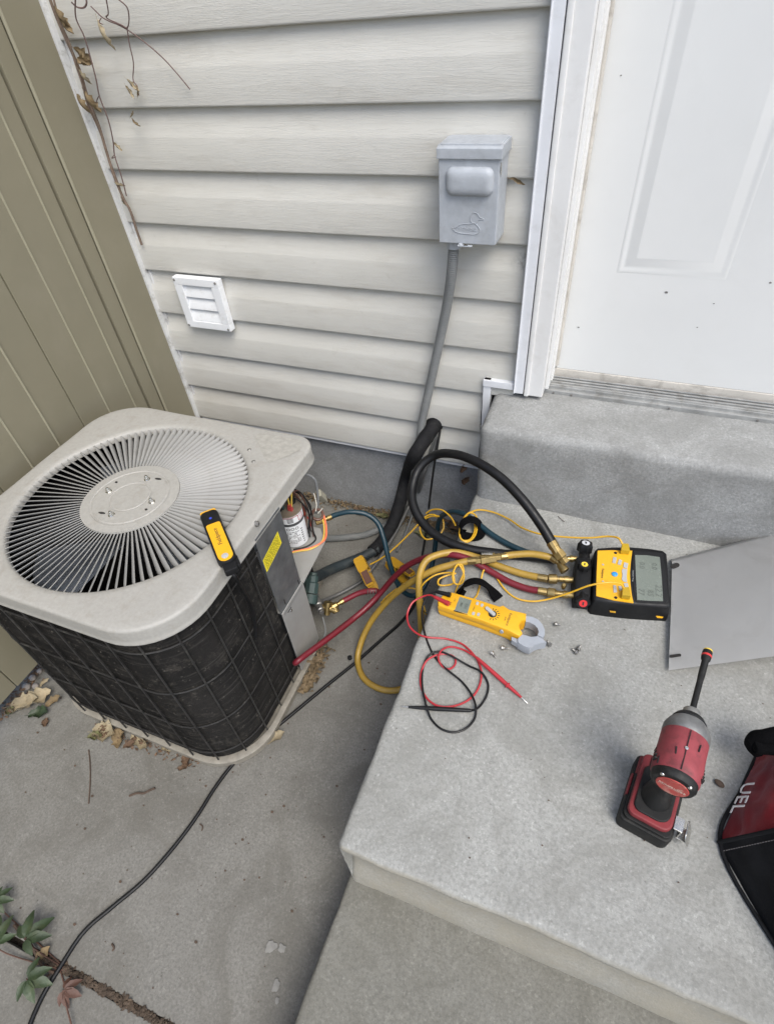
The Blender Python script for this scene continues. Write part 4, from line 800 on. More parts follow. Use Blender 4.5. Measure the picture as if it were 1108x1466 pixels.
# sideways figures on the display: the text runs up the screen
gx = Vector((0.1917,-0.4255,0.385))-Vector((0.1857,-0.3158,0.385)); gx.normalize()
def screen_text(bm, s, size, p): text_bm(bm, s, size, frame((p[0], p[1], .3868), -gx*-1, (0, 0, 1)), .0001)
pc('figures', 'lcd_digit', SF, lambda bm: (screen_text(bm, '22.2', .019, (0.2105,-0.4035,0.385)), screen_text(bm, '85', .018, (0.1949,-0.4152,0.385)), screen_text(bm, '77', .018, (0.176,-0.4173,0.385)), screen_text(bm, '0.0', .016, (0.1731,-0.3403,0.385)), screen_text(bm, '0.0', .016, (0.1987,-0.3351,0.385))), world=True, smooth=0)
def btn(P, mat='button_grey'): return pc('button', mat, FP, plate, P, .0025, .002, world=True, bevel=.0003)
B_ = [[(0.1108,-0.334,0.385),(0.1184,-0.334,0.385),(0.1176,-0.3526,0.385),(0.1104,-0.3519,0.385)], [(0.1234,-0.3369,0.385),(0.1307,-0.3391,0.385),(0.1289,-0.3543,0.385),(0.1217,-0.353,0.385)], [(0.1351,-0.343,0.385),(0.1441,-0.3437,0.385),(0.1433,-0.3598,0.385),(0.1344,-0.3589,0.385)], [(0.1186,-0.4169,0.385),(0.1244,-0.4163,0.385),(0.1282,-0.4341,0.385),(0.1215,-0.4376,0.385)], [(0.1293,-0.4161,0.385),(0.1351,-0.4143,0.385),(0.1384,-0.4241,0.385),(0.1327,-0.428,0.385)], [(0.1392,-0.4053,0.385),(0.1474,-0.4016,0.385),(0.1501,-0.4122,0.385),(0.1427,-0.4162,0.385)]]
for P in B_: btn(P)
btn([(0.1337,-0.3629,0.385),(0.1437,-0.3617,0.385),(0.1438,-0.381,0.385),(0.1461,-0.4003,0.385),(0.1378,-0.3997,0.385),(0.1344,-0.3952,0.385),(0.1346,-0.3811,0.385),(0.1323,-0.3705,0.385)])
pc('button', 'button_blue', FP, lathe, [(.0065, .384), (.0065, .3882), (.0045, .3895), (.001, .39)], 20, TR(*(0.1186,-0.3848,0.385)[:2], 0), world=True)
for u, v in ((0.0917,-0.3637,0.385)[:2], (0.0969,-0.4128,0.385)[:2]): pc('indicator', 'button_grey', FP, lathe, [(.0025, .385), (.0025, .3868)], 12, TR(u, v, 0), world=True)
for u, v in ((0.1146,-0.3196,0.385)[:2], (0.1269,-0.4496,0.385)[:2]): pc('socket', 'motor_black', FP, lathe, [(.0034, .385), (.0034, .3868)], 14, TR(u, v, 0), world=True)
def ftext(bm, s, size, p, d, z): text_bm(bm, s, size, frame((p[0], p[1], z), d, (0, 0, 1)), .00012)
pc('lettering', 'print_black', FP, lambda bm: ftext(bm, 'Fieldpiece', .0072, (0.0935,-0.39,0.385), gx, .3866), world=True, smooth=0)
pc('lettering', 'button_grey', SF, lambda bm: ftext(bm, 'Digital Manifold  Wireless', .0032, (0.1565,-0.377,0.385), gx, .3863), world=True, smooth=0)
M('plug_yellow', (.42, .27, .012), .35, var=.1)
for P, d in (([(0.1242,-0.2983,0.385),(0.1384,-0.295,0.385),(0.1432,-0.3167,0.385),(0.124,-0.3203,0.385)], 1), ([(0.1362,-0.4275,0.385),(0.1494,-0.4232,0.385),(0.1551,-0.4473,0.385),(0.1371,-0.4498,0.385)], 1)):
    pc('sensor_plug', 'plug_yellow', GM, plate, P, .016, .014, world=True, bevel=.0015)
for P in ([(0.1195,-0.4628,0.362),(0.1322,-0.4606,0.362),(0.1335,-0.4597,0.355),(0.1221,-0.4615,0.355)], [(0.2138,-0.4389,0.352),(0.2318,-0.433,0.352),(0.2278,-0.4366,0.346),(0.2181,-0.4388,0.346)]):
    pc('badge', 'tool_yellow', GM, lambda bm: bm.faces.new([bm.verts.new((p[0]+.0012, p[1]-.006, p[2])) for p in P]), world=True, smooth=0)
VB = pc('valve_block', 'rubber_black', GM, loop_solid, [(0.033,-0.3488,0.385),(0.0639,-0.3428,0.385),(0.0711,-0.3813,0.385),(0.0753,-0.4252,0.385),(0.0769,-0.46,0.385),(0.0458,-0.4652,0.385),(0.0361,-0.4068,0.385)], .3785, .338, .002, .006, world=True, smooth=60)
def knob(c, r, h, cap, tilt=(0, 0, 1), flut=10):
    m = aim(c, Vector(c)+Vector(tilt))
    def kn(bm):
        n = flut*4; rs = []
        for rr, z in ((r*.8, 0), (r, .002), (r, h*.8), (r*.86, h)): rs.append([bm.verts.new((rr*(1+.09*math.cos(flut*2*PI*k/n))*math.cos(2*PI*k/n), rr*(1+.09*math.cos(flut*2*PI*k/n))*math.sin(2*PI*k/n), z)) for k in range(n)])
        for a, b in zip(rs, rs[1:]):
            for k in range(n): bm.faces.new((a[k], a[(k+1) % n], b[(k+1) % n], b[k]))
        bm.faces.new(rs[-1]); bm.faces.new(rs[0][::-1]); bmesh.ops.transform(bm, matrix=m, verts=bm.verts)
    k_ = pc('valve_knob', 'rubber_black', GM, kn, world=True); pc('cap', cap, k_, lathe, [(r*.55, h-.001), (r*.55, h+.0008)], 18, m, world=True)
    pc('mark', 'print_black', k_, lambda bm: bx(bm, (0, 0, h+.0009), (r*.22, r*.5, .0006), m), world=True)
gy = Vector((0.0529,-0.3842,0.385)); gdir = (Vector((0.0461,-0.3309,0.385))-gy).normalized()
pc('valve_neck', 'rubber_black', GM, lathe, [(.013, 0), (.013, .15)], 16, aim((0.0491,-0.3139,0.359), (0.0615,-0.462,0.357)), world=True)
knob((0.048,-0.3123,0.362), .0165, .024, 'knob_white', gdir*.22+Vector((0, 0, 1)), 7)
knob((0.0528,-0.3793,0.376), .013, .015, 'knob_yellow', flut=8)
knob((0.0608,-0.4455,0.36), .0155, .034, 'knob_red', -gdir*1.0+Vector((0, 0, .45)), 7)
for p, q in (((0.014,-0.3479,0.362), (0.0354,-0.3412,0.362)), ((0.0052,-0.4103,0.357), (0.0444,-0.4037,0.359)), ((0.0074,-0.4527,0.356), (0.0504,-0.4465,0.358))):
    pc('port', 'brass', GM, lathe, [(.0068, 0), (.0068, .3), (.0085, .31), (.0085, .55), (.0068, .56), (.0068, 1)], 10, aim(p, q) @ Matrix.Diagonal((1, 1, (Vector(q)-Vector(p)).length, 1)), world=True)
pc('port', 'brass', GM, lambda bm: lathe(bm, [(.0045, 0), (.0055, .006), (.0055, .014), (.004, .016)], 8, aim((0.0181,-0.436,0.36), (0.0188,-0.4396,0.38))), world=True)

# ---- clamp meter
MT = thing('clamp_meter', 'yellow clamp meter with grey jaw and small screen lying on the landing', 'meter', (-.13, -.57, .335))
ZM = .372
MB_ = [(-0.2313,-0.5467,0.372),(-0.2144,-0.5323,0.372),(-0.1637,-0.534,0.372),(-0.1033,-0.5376,0.372),(-0.0967,-0.5323,0.372),(-0.0819,-0.5391,0.372),(-0.0454,-0.5383,0.372),(-0.043,-0.5559,0.372),(-0.0512,-0.5607,0.372),(-0.0542,-0.5697,0.372),(-0.0498,-0.5829,0.372),(-0.0436,-0.5903,0.372),(-0.0476,-0.6004,0.372),(-0.0744,-0.593,0.372),(-0.1362,-0.5852,0.372),(-0.1879,-0.5814,0.372),(-0.2324,-0.5772,0.372),(-0.2371,-0.5661,0.372)]
def body2(bm, P, levels):
    c = sum((Vector(p) for p in P), Vector())/len(P); rs = []
    ax = (Vector((-0.0509,-0.578,0.372))-Vector((-0.2333,-0.5649,0.372))).normalized(); pv = Vector((-ax.y, ax.x, 0))
    for ins, z in levels:
        row = []
        for p in P:
            d = Vector(p)-c; u, w = d.dot(ax), d.dot(pv); row.append(bm.verts.new(c+ax*(u*(1-ins/.1))+pv*(w*(1-ins/.03))+Vector((0, 0, z-c.z))))
        rs.append(row)
    for a, b in zip(rs, rs[1:]):
        for k in range(len(a)): bm.faces.new((a[k], a[(k+1) % len(a)], b[(k+1) % len(a)], b[k]))
    bm.faces.new(rs[0]); bm.faces.new(rs[-1][::-1])
MC = pc('case', 'tool_yellow', MT, body2, MB_, [(.003, ZM+.001), (.0012, ZM), (0, ZM-.003), (.0003, ZM-.017), (.0012, ZM-.018), (.0012, ZM-.0195), (.0004, ZM-.021), (.003, .337)], world=True, smooth=35)
pc('jaw', 'jaw_grey', MT, body2, [(-0.0454,-0.5411,0.372),(-0.0317,-0.5396,0.372),(-0.0191,-0.5423,0.372),(-0.008,-0.5522,0.372),(-0.0003,-0.5662,0.372),(0.0011,-0.5772,0.372),(-0.002,-0.5862,0.372),(-0.0128,-0.5837,0.372),(-0.0118,-0.5749,0.372),(-0.0153,-0.5662,0.372),(-0.0231,-0.5595,0.372),(-0.0338,-0.5563,0.372),(-0.0427,-0.5572,0.372)], [(.0015, .3685), (0, .366), (0, .349), (.001, .346)], world=True, smooth=35)
pc('jaw', 'jaw_grey', MT, body2, [(-0.0434,-0.5909,0.372),(-0.0351,-0.5904,0.372),(-0.0245,-0.5908,0.372),(-0.0162,-0.5868,0.372),(-0.0127,-0.5843,0.372),(-0.0023,-0.5873,0.372),(0.0075,-0.5933,0.372),(-0.0058,-0.6012,0.372),(-0.0135,-0.6082,0.372),(-0.0216,-0.6197,0.372),(-0.0349,-0.6179,0.372),(-0.0475,-0.6132,0.372),(-0.0499,-0.6044,0.372)], [(.0015, .3685), (0, .366), (0, .348), (.001, .345)], world=True, smooth=35)
pc('trigger', 'jaw_grey', MT, plate, [(-0.0635,-0.6002,0.372),(-0.0486,-0.6017,0.372),(-0.0476,-0.6126,0.372),(-0.0617,-0.6083,0.372)], -.008, .016, world=True, bevel=.001)
pc('side_button', 'jaw_grey', MT, lambda bm: lathe(bm, [(.006, 0), (.005, .002)], 12, aim(Vector((-0.0861,-0.5912,0.361))+Vector((0, -.001, 0)), Vector((-0.0861,-0.5912,0.361))+Vector((-.25, -1, .05))) @ Matrix.Diagonal((.8, 1, 1, 1))), world=True)
PM = ZM+.0012
ms = pc('screen', 'lcd', MT, plate, [(-0.1933,-0.5402,0.372),(-0.1657,-0.5415,0.372),(-0.1651,-0.5796,0.372),(-0.1942,-0.5793,0.372)], .0013, .001, world=True)
pc('screen_rim', 'motor_black', ms, plate, [(-0.1949,-0.5386,0.372),(-0.1639,-0.5398,0.372),(-0.1629,-0.5816,0.372),(-0.1954,-0.5811,0.372)], .0009, .0012, world=True)
mx = (Vector((-0.1942,-0.5793,0.372))-Vector((-0.1933,-0.5402,0.372))).normalized()
def mtext(bm, s, size, p, d=None, z=PM): text_bm(bm, s, size, frame((p[0], p[1], z), d or mx, (0, 0, 1)), .00012)
pc('figures', 'lcd_digit', ms, lambda bm: (mtext(bm, '73.5', .0085, (-0.1729,-0.5614,0.372), z=ZM+.0024), mtext(bm, '00.0', .0060, (-0.184,-0.5597,0.372), z=ZM+.0024)), world=True, smooth=0)
pc('lettering', 'print_black', MC, lambda bm: (mtext(bm, 'Fieldpiece', .0085, (-0.0774,-0.5659,0.372)), mtext(bm, 'SC440', .004, (-0.0852,-0.5664,0.372)), mtext(bm, 'CAT', .004, (-0.2013,-0.5527,0.372)), mtext(bm, 'HOLD', .004, (-0.1555,-0.5617,0.372)), mtext(bm, 'V Hz', .005, (-0.2075,-0.5655,0.372))), world=True, smooth=0)
for p in ((-0.1514,-0.5462,0.372), (-0.1408,-0.5477,0.372), (-0.1529,-0.5749,0.372), (-0.1419,-0.574,0.372)):
    pc('button', 'button_grey', MT, prism, rrect(-.0042, -.003, .0042, .003, .0016, 3), 0, .0018, frame((p[0], p[1], ZM+.0006), mx, (0, 0, 1)), world=True, bevel=.0004)
dk = (-0.1134,-0.5633,0.372); da = (Vector((-0.1388,-0.5478,0.372))-Vector(dk)).normalized()
DL = pc('dial', 'motor_black', MT, lathe, [(.0088, 0), (.0088, .002)], 24, TR(dk[0], dk[1], ZM+.0005), world=True)
pc('pointer', 'button_grey', DL, prism, rrect(-.007, -.0042, .021, .0042, .0041, 5), 0, .005, frame((dk[0], dk[1], ZM+.0015), da, (0, 0, 1)), world=True, bevel=.001)
def ticks(bm):
    for k in range(9):
        a = math.radians(-95+24*k); d = Vector((math.cos(a), math.sin(a), 0)); p = Vector((dk[0], dk[1], PM))+d*.0135
        bx(bm, (0, 0, 0), (.0048, .0016, .0003), frame(p, d, (0, 0, 1)))
pc('dial_marks', 'print_black', MC, ticks, world=True)
# plugs and leads
def lead(name, label, mat, plug, pts, pa, pb, tip, grp='meter test leads'):
    t = thing(name, label, 'test lead', (pa[0], pa[1], .335), group=grp)
    pc('cable', mat, t, tube, pts, .0022, 8, 8, world=True)
    pa, pb, tip, pl0, pl1 = [Vector(v) for v in (pa, pb, tip, plug[0], plug[1])]
    pc('plug', mat, t, lathe, [(.0032, 0), (.0042, .004), (.0048, .012), (.0048, .02), (.0058, .0205), (.0058, .026)], 10, aim(pl0, pl1) @ Matrix.Diagonal((1, 1, (pl1-pl0).length/.026, 1)), world=True)
    L = (pb-pa).length
    pc('probe', mat, t, lathe, [(.0026, 0), (.0036, .006), (.0042, L*.3), (.0046, L*.55), (.004, L*.68), (.004, L*.69), (.0062, L*.70), (.0062, L*.715), (.0038, L*.725), (.0034, L*.85), (.0022, L)], 12, aim(pa, pb), world=True)
    pc('tip', 'bright_steel', t, lathe, [(.001, 0), (.001, (tip-pb).length*.9), (.0003, (tip-pb).length)], 8, aim(pb, tip), world=True)
    return t
lead('test_lead', 'black test lead looped on the landing with its black probe pointing left', 'lead_black', ((-0.2484,-0.5433,0.374), (-0.2131,-0.5456,0.378)),
     [(-0.2472,-0.5434,0.374),(-0.2575,-0.5479,0.37),(-0.2674,-0.5601,0.36),(-0.2682,-0.5847,0.345),(-0.2455,-0.6339,0.338),(-0.2099,-0.6801,0.338),(-0.1776,-0.7029,0.341),(-0.1376,-0.7198,0.338),(-0.1109,-0.7427,0.341),(-0.0967,-0.7655,0.345),(-0.0924,-0.7845,0.338),(-0.1023,-0.8105,0.338),(-0.1206,-0.826,0.338),(-0.1459,-0.8287,0.338),(-0.1715,-0.8162,0.338),(-0.1878,-0.7969,0.345),(-0.2092,-0.7586,0.343),(-0.2222,-0.715,0.338),(-0.2192,-0.6852,0.341),(-0.2017,-0.6712,0.344),(-0.1721,-0.6737,0.344),(-0.1346,-0.6802,0.338),(-0.1053,-0.6892,0.343),(-0.0865,-0.7063,0.338),(-0.0824,-0.732,0.338),(-0.0876,-0.7551,0.338),(-0.0947,-0.7735,0.348),(-0.1019,-0.7769,0.345)], (-0.1013,-0.7765,0.344), (-0.2218,-0.8082,0.34), (-0.237,-0.8114,0.339))
lead('test_lead', 'red test lead coiled on the landing with its red probe pointing right', 'lead_red', ((-0.2474,-0.5584,0.374), (-0.2096,-0.5699,0.378)),
     [(-0.2463,-0.5585,0.374),(-0.2575,-0.5537,0.37),(-0.2749,-0.5553,0.36),(-0.2951,-0.5725,0.35),(-0.299,-0.599,0.338),(-0.2835,-0.6272,0.338),(-0.2605,-0.6402,0.338),(-0.2383,-0.6438,0.341),(-0.1952,-0.6327,0.338),(-0.1616,-0.6344,0.338),(-0.1361,-0.649,0.341),(-0.1189,-0.6627,0.338),(-0.1053,-0.686,0.339),(-0.1012,-0.7151,0.338),(-0.1074,-0.7428,0.338),(-0.1246,-0.766,0.338),(-0.1496,-0.784,0.342),(-0.1722,-0.7874,0.342),(-0.1965,-0.776,0.34),(-0.2147,-0.753,0.34),(-0.2227,-0.7218,0.339),(-0.2186,-0.7,0.344),(-0.2014,-0.6782,0.342),(-0.1807,-0.6689,0.339),(-0.1649,-0.6737,0.34),(-0.1615,-0.6877,0.338),(-0.1706,-0.7024,0.34),(-0.1873,-0.699,0.341),(-0.1982,-0.6848,0.345),(-0.1955,-0.6656,0.345),(-0.1822,-0.6516,0.342),(-0.158,-0.6475,0.339),(-0.1344,-0.6555,0.343),(-0.1233,-0.6604,0.345)], (-0.124,-0.6605,0.346), (-0.0165,-0.7164,0.34), (-0.0033,-0.7235,0.338))

# ---- temperature probe clipped to the condenser cover
PB = thing('sensor_probe', 'small yellow and black wireless probe lying over the condenser rim', 'probe', (-.65, -.72, .595))
pa, pb_ = Vector((-0.692,-0.6717,0.606)), Vector((-0.5908,-0.7625,0.606)); pm_ = frame(pa, pb_-pa, (0, 0, 1)); PL = (pb_-pa).length
pc('housing', 'rubber_black', PB, prism, rrect(-.012, -.0185, PL+.012, .0185, (.012, .018, .018, .012), 6), -.009, .010, pm_, bevel=.003, world=True)
pc('label_plate', 'tool_yellow', PB, prism, rrect(.032, -.0145, PL+.008, .0145, (.005, .014, .014, .005), 6), .0095, .0112, pm_, bevel=.0004, world=True)
pc('end_cap', 'tool_yellow', PB, prism, rrect(-.016, -.0165, -.006, .0165, .005, 4), -.006, .008, pm_, bevel=.002, world=True)
pc('lettering', 'print_black', PB, lambda bm: text_bm(bm, 'Fieldpiece', .0125, pm_ @ TR(.032+(PL-.05)*.48, 0, .0114) @ RZ(PI), .00012), world=True, smooth=0)
pc('button', 'button_grey', PB, lathe, [(.0068, .0112), (.0068, .0122), (.0045, .0126)], 16, pm_ @ TR(PL-.004, -.001, 0), world=True)
M('led_blue', (.03, .06, .5), .4)
pc('indicator', 'led_blue', PB, lathe, [(.0028, .0098), (.0028, .0106)], 10, pm_ @ TR(.014, 0, 0), world=True)
pc('jaw_grip', 'rubber_black', PB, lambda bm: (bx(bm, (PL+.018, 0, -.004), (.022, .026, .016), pm_), bx(bm, (PL+.006, .016, -.006), (.03, .008, .012), pm_)), bevel=.003, world=True)
pc('cable', 'lead_black', PB, tube, [(-0.578,-0.7768,0.598), (-0.5696,-0.7791,0.585), (-0.59,-0.7546,0.498), (-0.594,-0.7479,0.4391), (-0.594,-0.7552,0.3921), (-0.594,-0.7683,0.351)], .0042, 8, 8, world=True)

# ---- sheet metal access panel leaning on the landing
M('panel_paint', (.49, .488, .478), .5, var=.06, vs=4, dirt=.3, dcol=(.24,.225,.2), ds=9, bump=.2, bs=180)
AP = thing('access_panel', 'grey sheet metal condenser access panel lying beside the gauge set', 'panel', (.45, -.35, .335))
p0, p1, p2, p3 = [Vector(v) for v in ((0.2463,-0.5674,0.345), (0.5232,-0.4745,0.432), (0.5836,-0.0972,0.432), (0.2426,-0.2804,0.352))]
def sheet(bm):
    n = 14; rows = []
    for i in range(n+1):
        u = i/n; a = p0.lerp(p1, u); b = p3.lerp(p2, u); row = []
        for k in range(9):
            v = k/8; p = a.lerp(b, v); p.z += .012*math.sin(PI*v)*(.3+.7*u)+.0008*noise.noise(p*20); row.append(p)
        e = (b-a).normalized()
        for d, dz in ((.004, -.001), (.012, -.006), (.026, -.018)): row.append(row[8]+e*d+Vector((0, 0, dz)))
        rows.append([bm.verts.new(p) for p in row])
    for a, b in zip(rows, rows[1:]):
        for k in range(len(a)-1): bm.faces.new((a[k], a[k+1], b[k+1], b[k]))
    r = bmesh.ops.solidify(bm, geom=bm.faces[:], thickness=.0014)
pc('sheet', 'panel_paint', AP, sheet, world=True, smooth=30)
def flange(bm):
    n = 8; rows = []
    for i in range(n+1):
        b = p1.lerp(p2, i/n)+Vector((0, 0, .012*math.sin(PI*i/n))); d = (p1-p0).normalized()
        rows.append([bm.verts.new(q) for q in (b-d*.002, b+d*.006-Vector((0, 0, .002)), b+d*.010-Vector((0, 0, .008)), Vector((b.x+d.x*.014, b.y+d.y*.014, .3372)))])
    for a, b in zip(rows, rows[1:]):
        for k in range(3): bm.faces.new((a[k], a[k+1], b[k+1], b[k]))
    bmesh.ops.solidify(bm, geom=bm.faces[:], thickness=.0014)
pc('flange', 'panel_paint', AP, flange, world=True, smooth=40)
def slotpatch(bm, c, d, L, w):
    m = frame(c, d, (-.18, 0, 1)); prism(bm, rrect(-L/2, -w/2, L/2, w/2, w*.49, 5), 0, .0016, m)
dd = p1-p0
pc('slot', 'dark_gap', AP, slotpatch, p0.lerp(p1, .035)+(p3-p0)*.10+Vector((0, 0, .0052)), dd, .022, .006, world=True)
pc('slot', 'dark_gap', AP, slotpatch, p0.lerp(p1, .02)+(p3-p0)*.955+Vector((0, 0, .0025)), dd+Vector((0, .12, 0)), .020, .012, world=True)

# ---- impact driver standing on its battery
M('tool_red', (.19, .024, .028), .5, spec=.35, var=.22, vs=22, dirt=.55, dcol=(.10,.03,.03), ds=30, bump=.25)
M('grime_black', (.011, .011, .0105), .6, spec=.3, var=.3, dirt=.35, dcol=(.075,.07,.06), ds=35, bump=.4)
M('cast_alloy', (.17, .17, .165), .55, .4, var=.35, vs=40, dirt=.8, dcol=(.12,.115,.1), ds=35)
M('badge_red', (.36, .05, .04), .55, var=.2, vs=40, dirt=.7, dcol=(.55,.42,.33), ds=60)
M('worn_red', (.235, .045, .052), .6, spec=.3, var=.2, vs=40, dirt=.75, dcol=(.085,.03,.03), ds=55, bump=.3)
ID = thing('impact_driver', 'worn red and black cordless impact driver standing on its battery', 'impact driver', (.226, -.836, .335), (0, 0, math.radians(79)))
BT = pc('battery', 'grime_black', ID, prism, rrect(-.062, -.041, .06, .041, (.014, .014, .01, .01), 5), 0, .036, bevel=.004)
pc('battery_rim', 'grime_black', BT, prism, rrect(-.058, -.037, .03, .037, .01, 5), .0355, .043, bevel=.002)
pc('battery_latch', 'tool_red', BT, lambda bm: (bx(bm, (.036, .032, .034), (.034, .01, .022)), bx(bm, (.0, .0395, .03), (.04, .004, .016))), bevel=.003)
pc('foot', 'tool_red', ID, prism, rrect(-.054, -.034, .058, .034, (.016, .016, .012, .012), 5), .043, .056, bevel=.004)
pc('foot_pad', 'grime_black', ID, prism, rrect(-.046, -.0275, .036, .0275, (.018, .018, .012, .012), 5), .0555, .0605, bevel=.003)
pc('status_panel', 'motor_black', ID, bx, (.044, .012, .057), (.02, .018, .003), bevel=.001)
def handle(bm):
    rs = []
    for u in range(11):
        t = u/10; z = .055+.10*t; cx = -.012+.022*t; a = .021+.003*math.cos(PI*2*t); b = .0165+.002*math.cos(2*PI*t)+(.006*(1-t)**4)
        rs.append([bm.verts.new((cx+a*math.cos(2*PI*k/24), b*math.sin(2*PI*k/24), z)) for k in range(24)])
    for a, b in zip(rs, rs[1:]):
        for k in range(24): bm.faces.new((a[k], a[(k+1) % 24], b[(k+1) % 24], b[k]))
pc('handle', 'grime_black', ID, handle, smooth=80)
pc('trigger', 'tool_red', ID, bx, (.034, 0, .128), (.016, .018, .032), bevel=.005)
HM = TR(-.036, 0, .178) @ RY(PI/2)
pc('motor_housing', 'worn_red', ID, lathe, [(.0300, .006), (.0335, .010), (.0345, .03), (.0335, .05), (.0335, .076), (.032, .079)], 28, HM)
pc('rear_cap', 'grime_black', ID, lathe, [(.022, -.004), (.0285, -.003), (.0315, .001), (.032, .009), (.031, .011)], 28, HM)
pc('badge', 'badge_red', ID, lathe, [(.0225, -.0046), (.0215, -.0056), (.001, -.0058)], 28, HM)
def arc_text(bm):
    text_bm(bm, 'Milwaukee', .0088, HM @ TR(0, 0, -.0061) @ RX(PI) @ RZ(PI/2), .0002)
M('badge_pale', (.5, .36, .3), .6, var=.2, vs=60, dirt=.7, dcol=(.36,.06,.05), ds=90)
pc('lettering', 'badge_pale', ID, arc_text, smooth=0)
for a in (45, 135): pc('screw', 'bright_steel', ID, lathe, [(.0035, -.0025), (.003, -.004), (.001, -.0045)], 10, HM @ RZ(math.radians(a+90)) @ TR(.0262, 0, 0))
for x, y, z in ((-.02, .0285, .196), (.02, -.016, .2085), (.0, .012, .2105)): pc('scar', 'grime_black', ID, lambda bm: bx(bm, (x, y, z), (.012, .002, .0015), RZ(random.uniform(-.1, .1))), bevel=.0005)
pc('screw', 'bright_steel', ID, lathe, [(.003, 0), (.0026, .0012), (.001, .0016)], 8, TR(.008, 0, .2125))
for sd in (-1, 1):
    for k in range(4): pc('vent_slot', 'dark_gap', ID, lambda bm: bx(bm, (-.018+k*.007, sd*.0325, .19-.004*k), (.0028, .004, .012), None), bevel=.0006)
pc('seam', 'grime_black', ID, lambda bm: bx(bm, (.006, 0, .2128), (.066, .0012, .0008)))
GC = pc('gear_case', 'cast_alloy', ID, lathe, [(.0325, .077), (.034, .080), (.0335, .090), (.0290, .100), (.0245, .106), (.0240, .108)], 28, HM)
pc('bumper', 'rubber_black', GC, lathe, [(.0245, .105), (.025, .108), (.020, .116), (.0165, .118)], 28, HM)
pc('collet', 'dull_steel', ID, lathe, [(.0125, .114), (.013, .116), (.013, .128), (.0115, .130), (.006, .131)], 20, HM)
NB = pc('nut_driver_bit', 'grime_black', ID, lathe, [(.0048, .128), (.0048, .19), (.0055, .20), (.0055, .232), (.0075, .235), (.0078, .24), (.0078, .252), (.0072, .254)], 14, HM)
pc('ring', 'knob_red', NB, lathe, [(.0079, .2405), (.0082, .2415), (.0082, .2435), (.0079, .2445)], 14, HM, cap=False)
pc('socket_ring', 'knob_yellow', NB, lathe, [(.0072, .2525), (.0076, .2535), (.0072, .2555), (.0050, .2560), (.0048, .250)], 14, HM, cap=False)
def hook(bm):
    P = [Vector(p) for p in ((.0, -.036, .05), (-.01, -.042, .05), (-.012, -.055, .046), (-.012, -.062, .03), (-.012, -.060, .012))]
    ribbon(bm, spline(P, 5), .018, .0022, [(0, -.3, 1)]*60)
pc('belt_hook', 'bright_steel', ID, lambda bm: (bx(bm, (-.03, -.041, .05), (.022, .012, .004)), bx(bm, (-.03, -.0475, .038), (.022, .0025, .026)), prism(bm, rrect(-.016, -.018, .016, .018, .008, 5), -.001, .001, TR(-.03, -.060, .034) @ RX(PI/2-.35)), bx(bm, (-.03, -.054, .0225), (.022, .015, .0025))), bevel=.0008)

# ---- tool bag at the right edge
M('bag_red', (.17, .005, .009), .8, spec=.15, var=.15, vs=20, bump=.5, bs=420, bd=.001, dirt=.3, dcol=(.12,.01,.012), ds=8, sheen=.2)
M('bag_black', (.007, .0072, .0082), .75, spec=.2, var=.3, vs=14, bump=.5, bs=350, bd=.001, dirt=.15, dcol=(.045,.044,.043), ds=9)
M('bag_white_thread', (.12, .11, .11), .8)
M('bag_white', (.62, .60, .60), .7)
A_, B2, D_ = Vector((.332, -.862, .336)), Vector((.412, -.655, .336)), Vector((.52, -1.155, .336)); C_ = Vector((.74, -.82, .336))
BG = thing('tool_bag', 'red and black fabric tool bag at the right edge of the landing', 'bag', (.55, -.86, .335))
ins = Vector((.075, .012, .15)); At, Bt, Ct, Dt = A_+ins, B2+Vector((.055, -.03, .14)), C_+Vector((-.07, -.03, .19)), D_+Vector((.01, .08, .17))
def cloth(bm, q, n=26, m=22, bulge=.014, sag=.008, off=0):
    a, b, c, d = q; nr = (b-a).cross(d-a).normalized(); rows = []
    for i in range(n+1):
        u = i/n; row = []
        for k in range(m+1):
            v = k/m; p = a.lerp(b, u).lerp(d.lerp(c, u), v); p = p+nr*(bulge*math.sin(PI*u)*math.sin(PI*v)+off)+nr*sag*(noise.noise(p*22)+.5*noise.noise(p*60))*min(1, 6*v*(1-v)+.2); p.z = max(p.z, .3365); row.append(bm.verts.new(p))
        rows.append(row)
    for x, y in zip(rows, rows[1:]):
        for k in range(m): bm.faces.new((x[k], y[k], y[k+1], x[k+1]))
def outw(q):
    a, b, c, d = q; n = (b-a).cross(d-a); mid = (a+b+c+d)/4; ctr = (A_+B2+C_+D_)/4+Vector((0, 0, .07)); return q if n.dot(mid-ctr) > 0 else (b, a, d, c)
pc('front_side', 'bag_black', BG, cloth, outw((A_, D_, Dt, At)), world=True, smooth=70)
RD = pc('end_side', 'bag_red', BG, cloth, outw((B2, A_, At, Bt)), world=True, smooth=70)
pc('back_side', 'bag_red', BG, cloth, outw((B2, C_, Ct, Bt)), world=True, smooth=70)
pc('far_end', 'bag_black', BG, cloth, outw((D_, C_, Ct, Dt)), world=True, smooth=70)
pc('top_flap', 'bag_red', BG, cloth, outw((At, Bt, Ct, Dt)), bulge=.02, world=True, smooth=70)
pc('piping', 'bag_black', BG, tube, [A_.lerp(At, k/5)+Vector((0, 0, .003)) for k in range(6)], .0034, 8, world=True)
pc('piping', 'bag_black', BG, tube, [D_+Vector((0, 0, .003)), A_.lerp(D_, .5)+Vector((0, 0, .003)), A_+Vector((.003, 0, .003)), A_.lerp(B2, .5)+Vector((0, 0, .002)), B2], .0034, 8, world=True)
def stitches(bm, a, b, off):
    n = 34
    for k in range(n):
        p = a.lerp(b, (k+.15)/n)+off; q = a.lerp(b, (k+.75)/n)+off; sweep(bm, [p, q], .0007, 5)
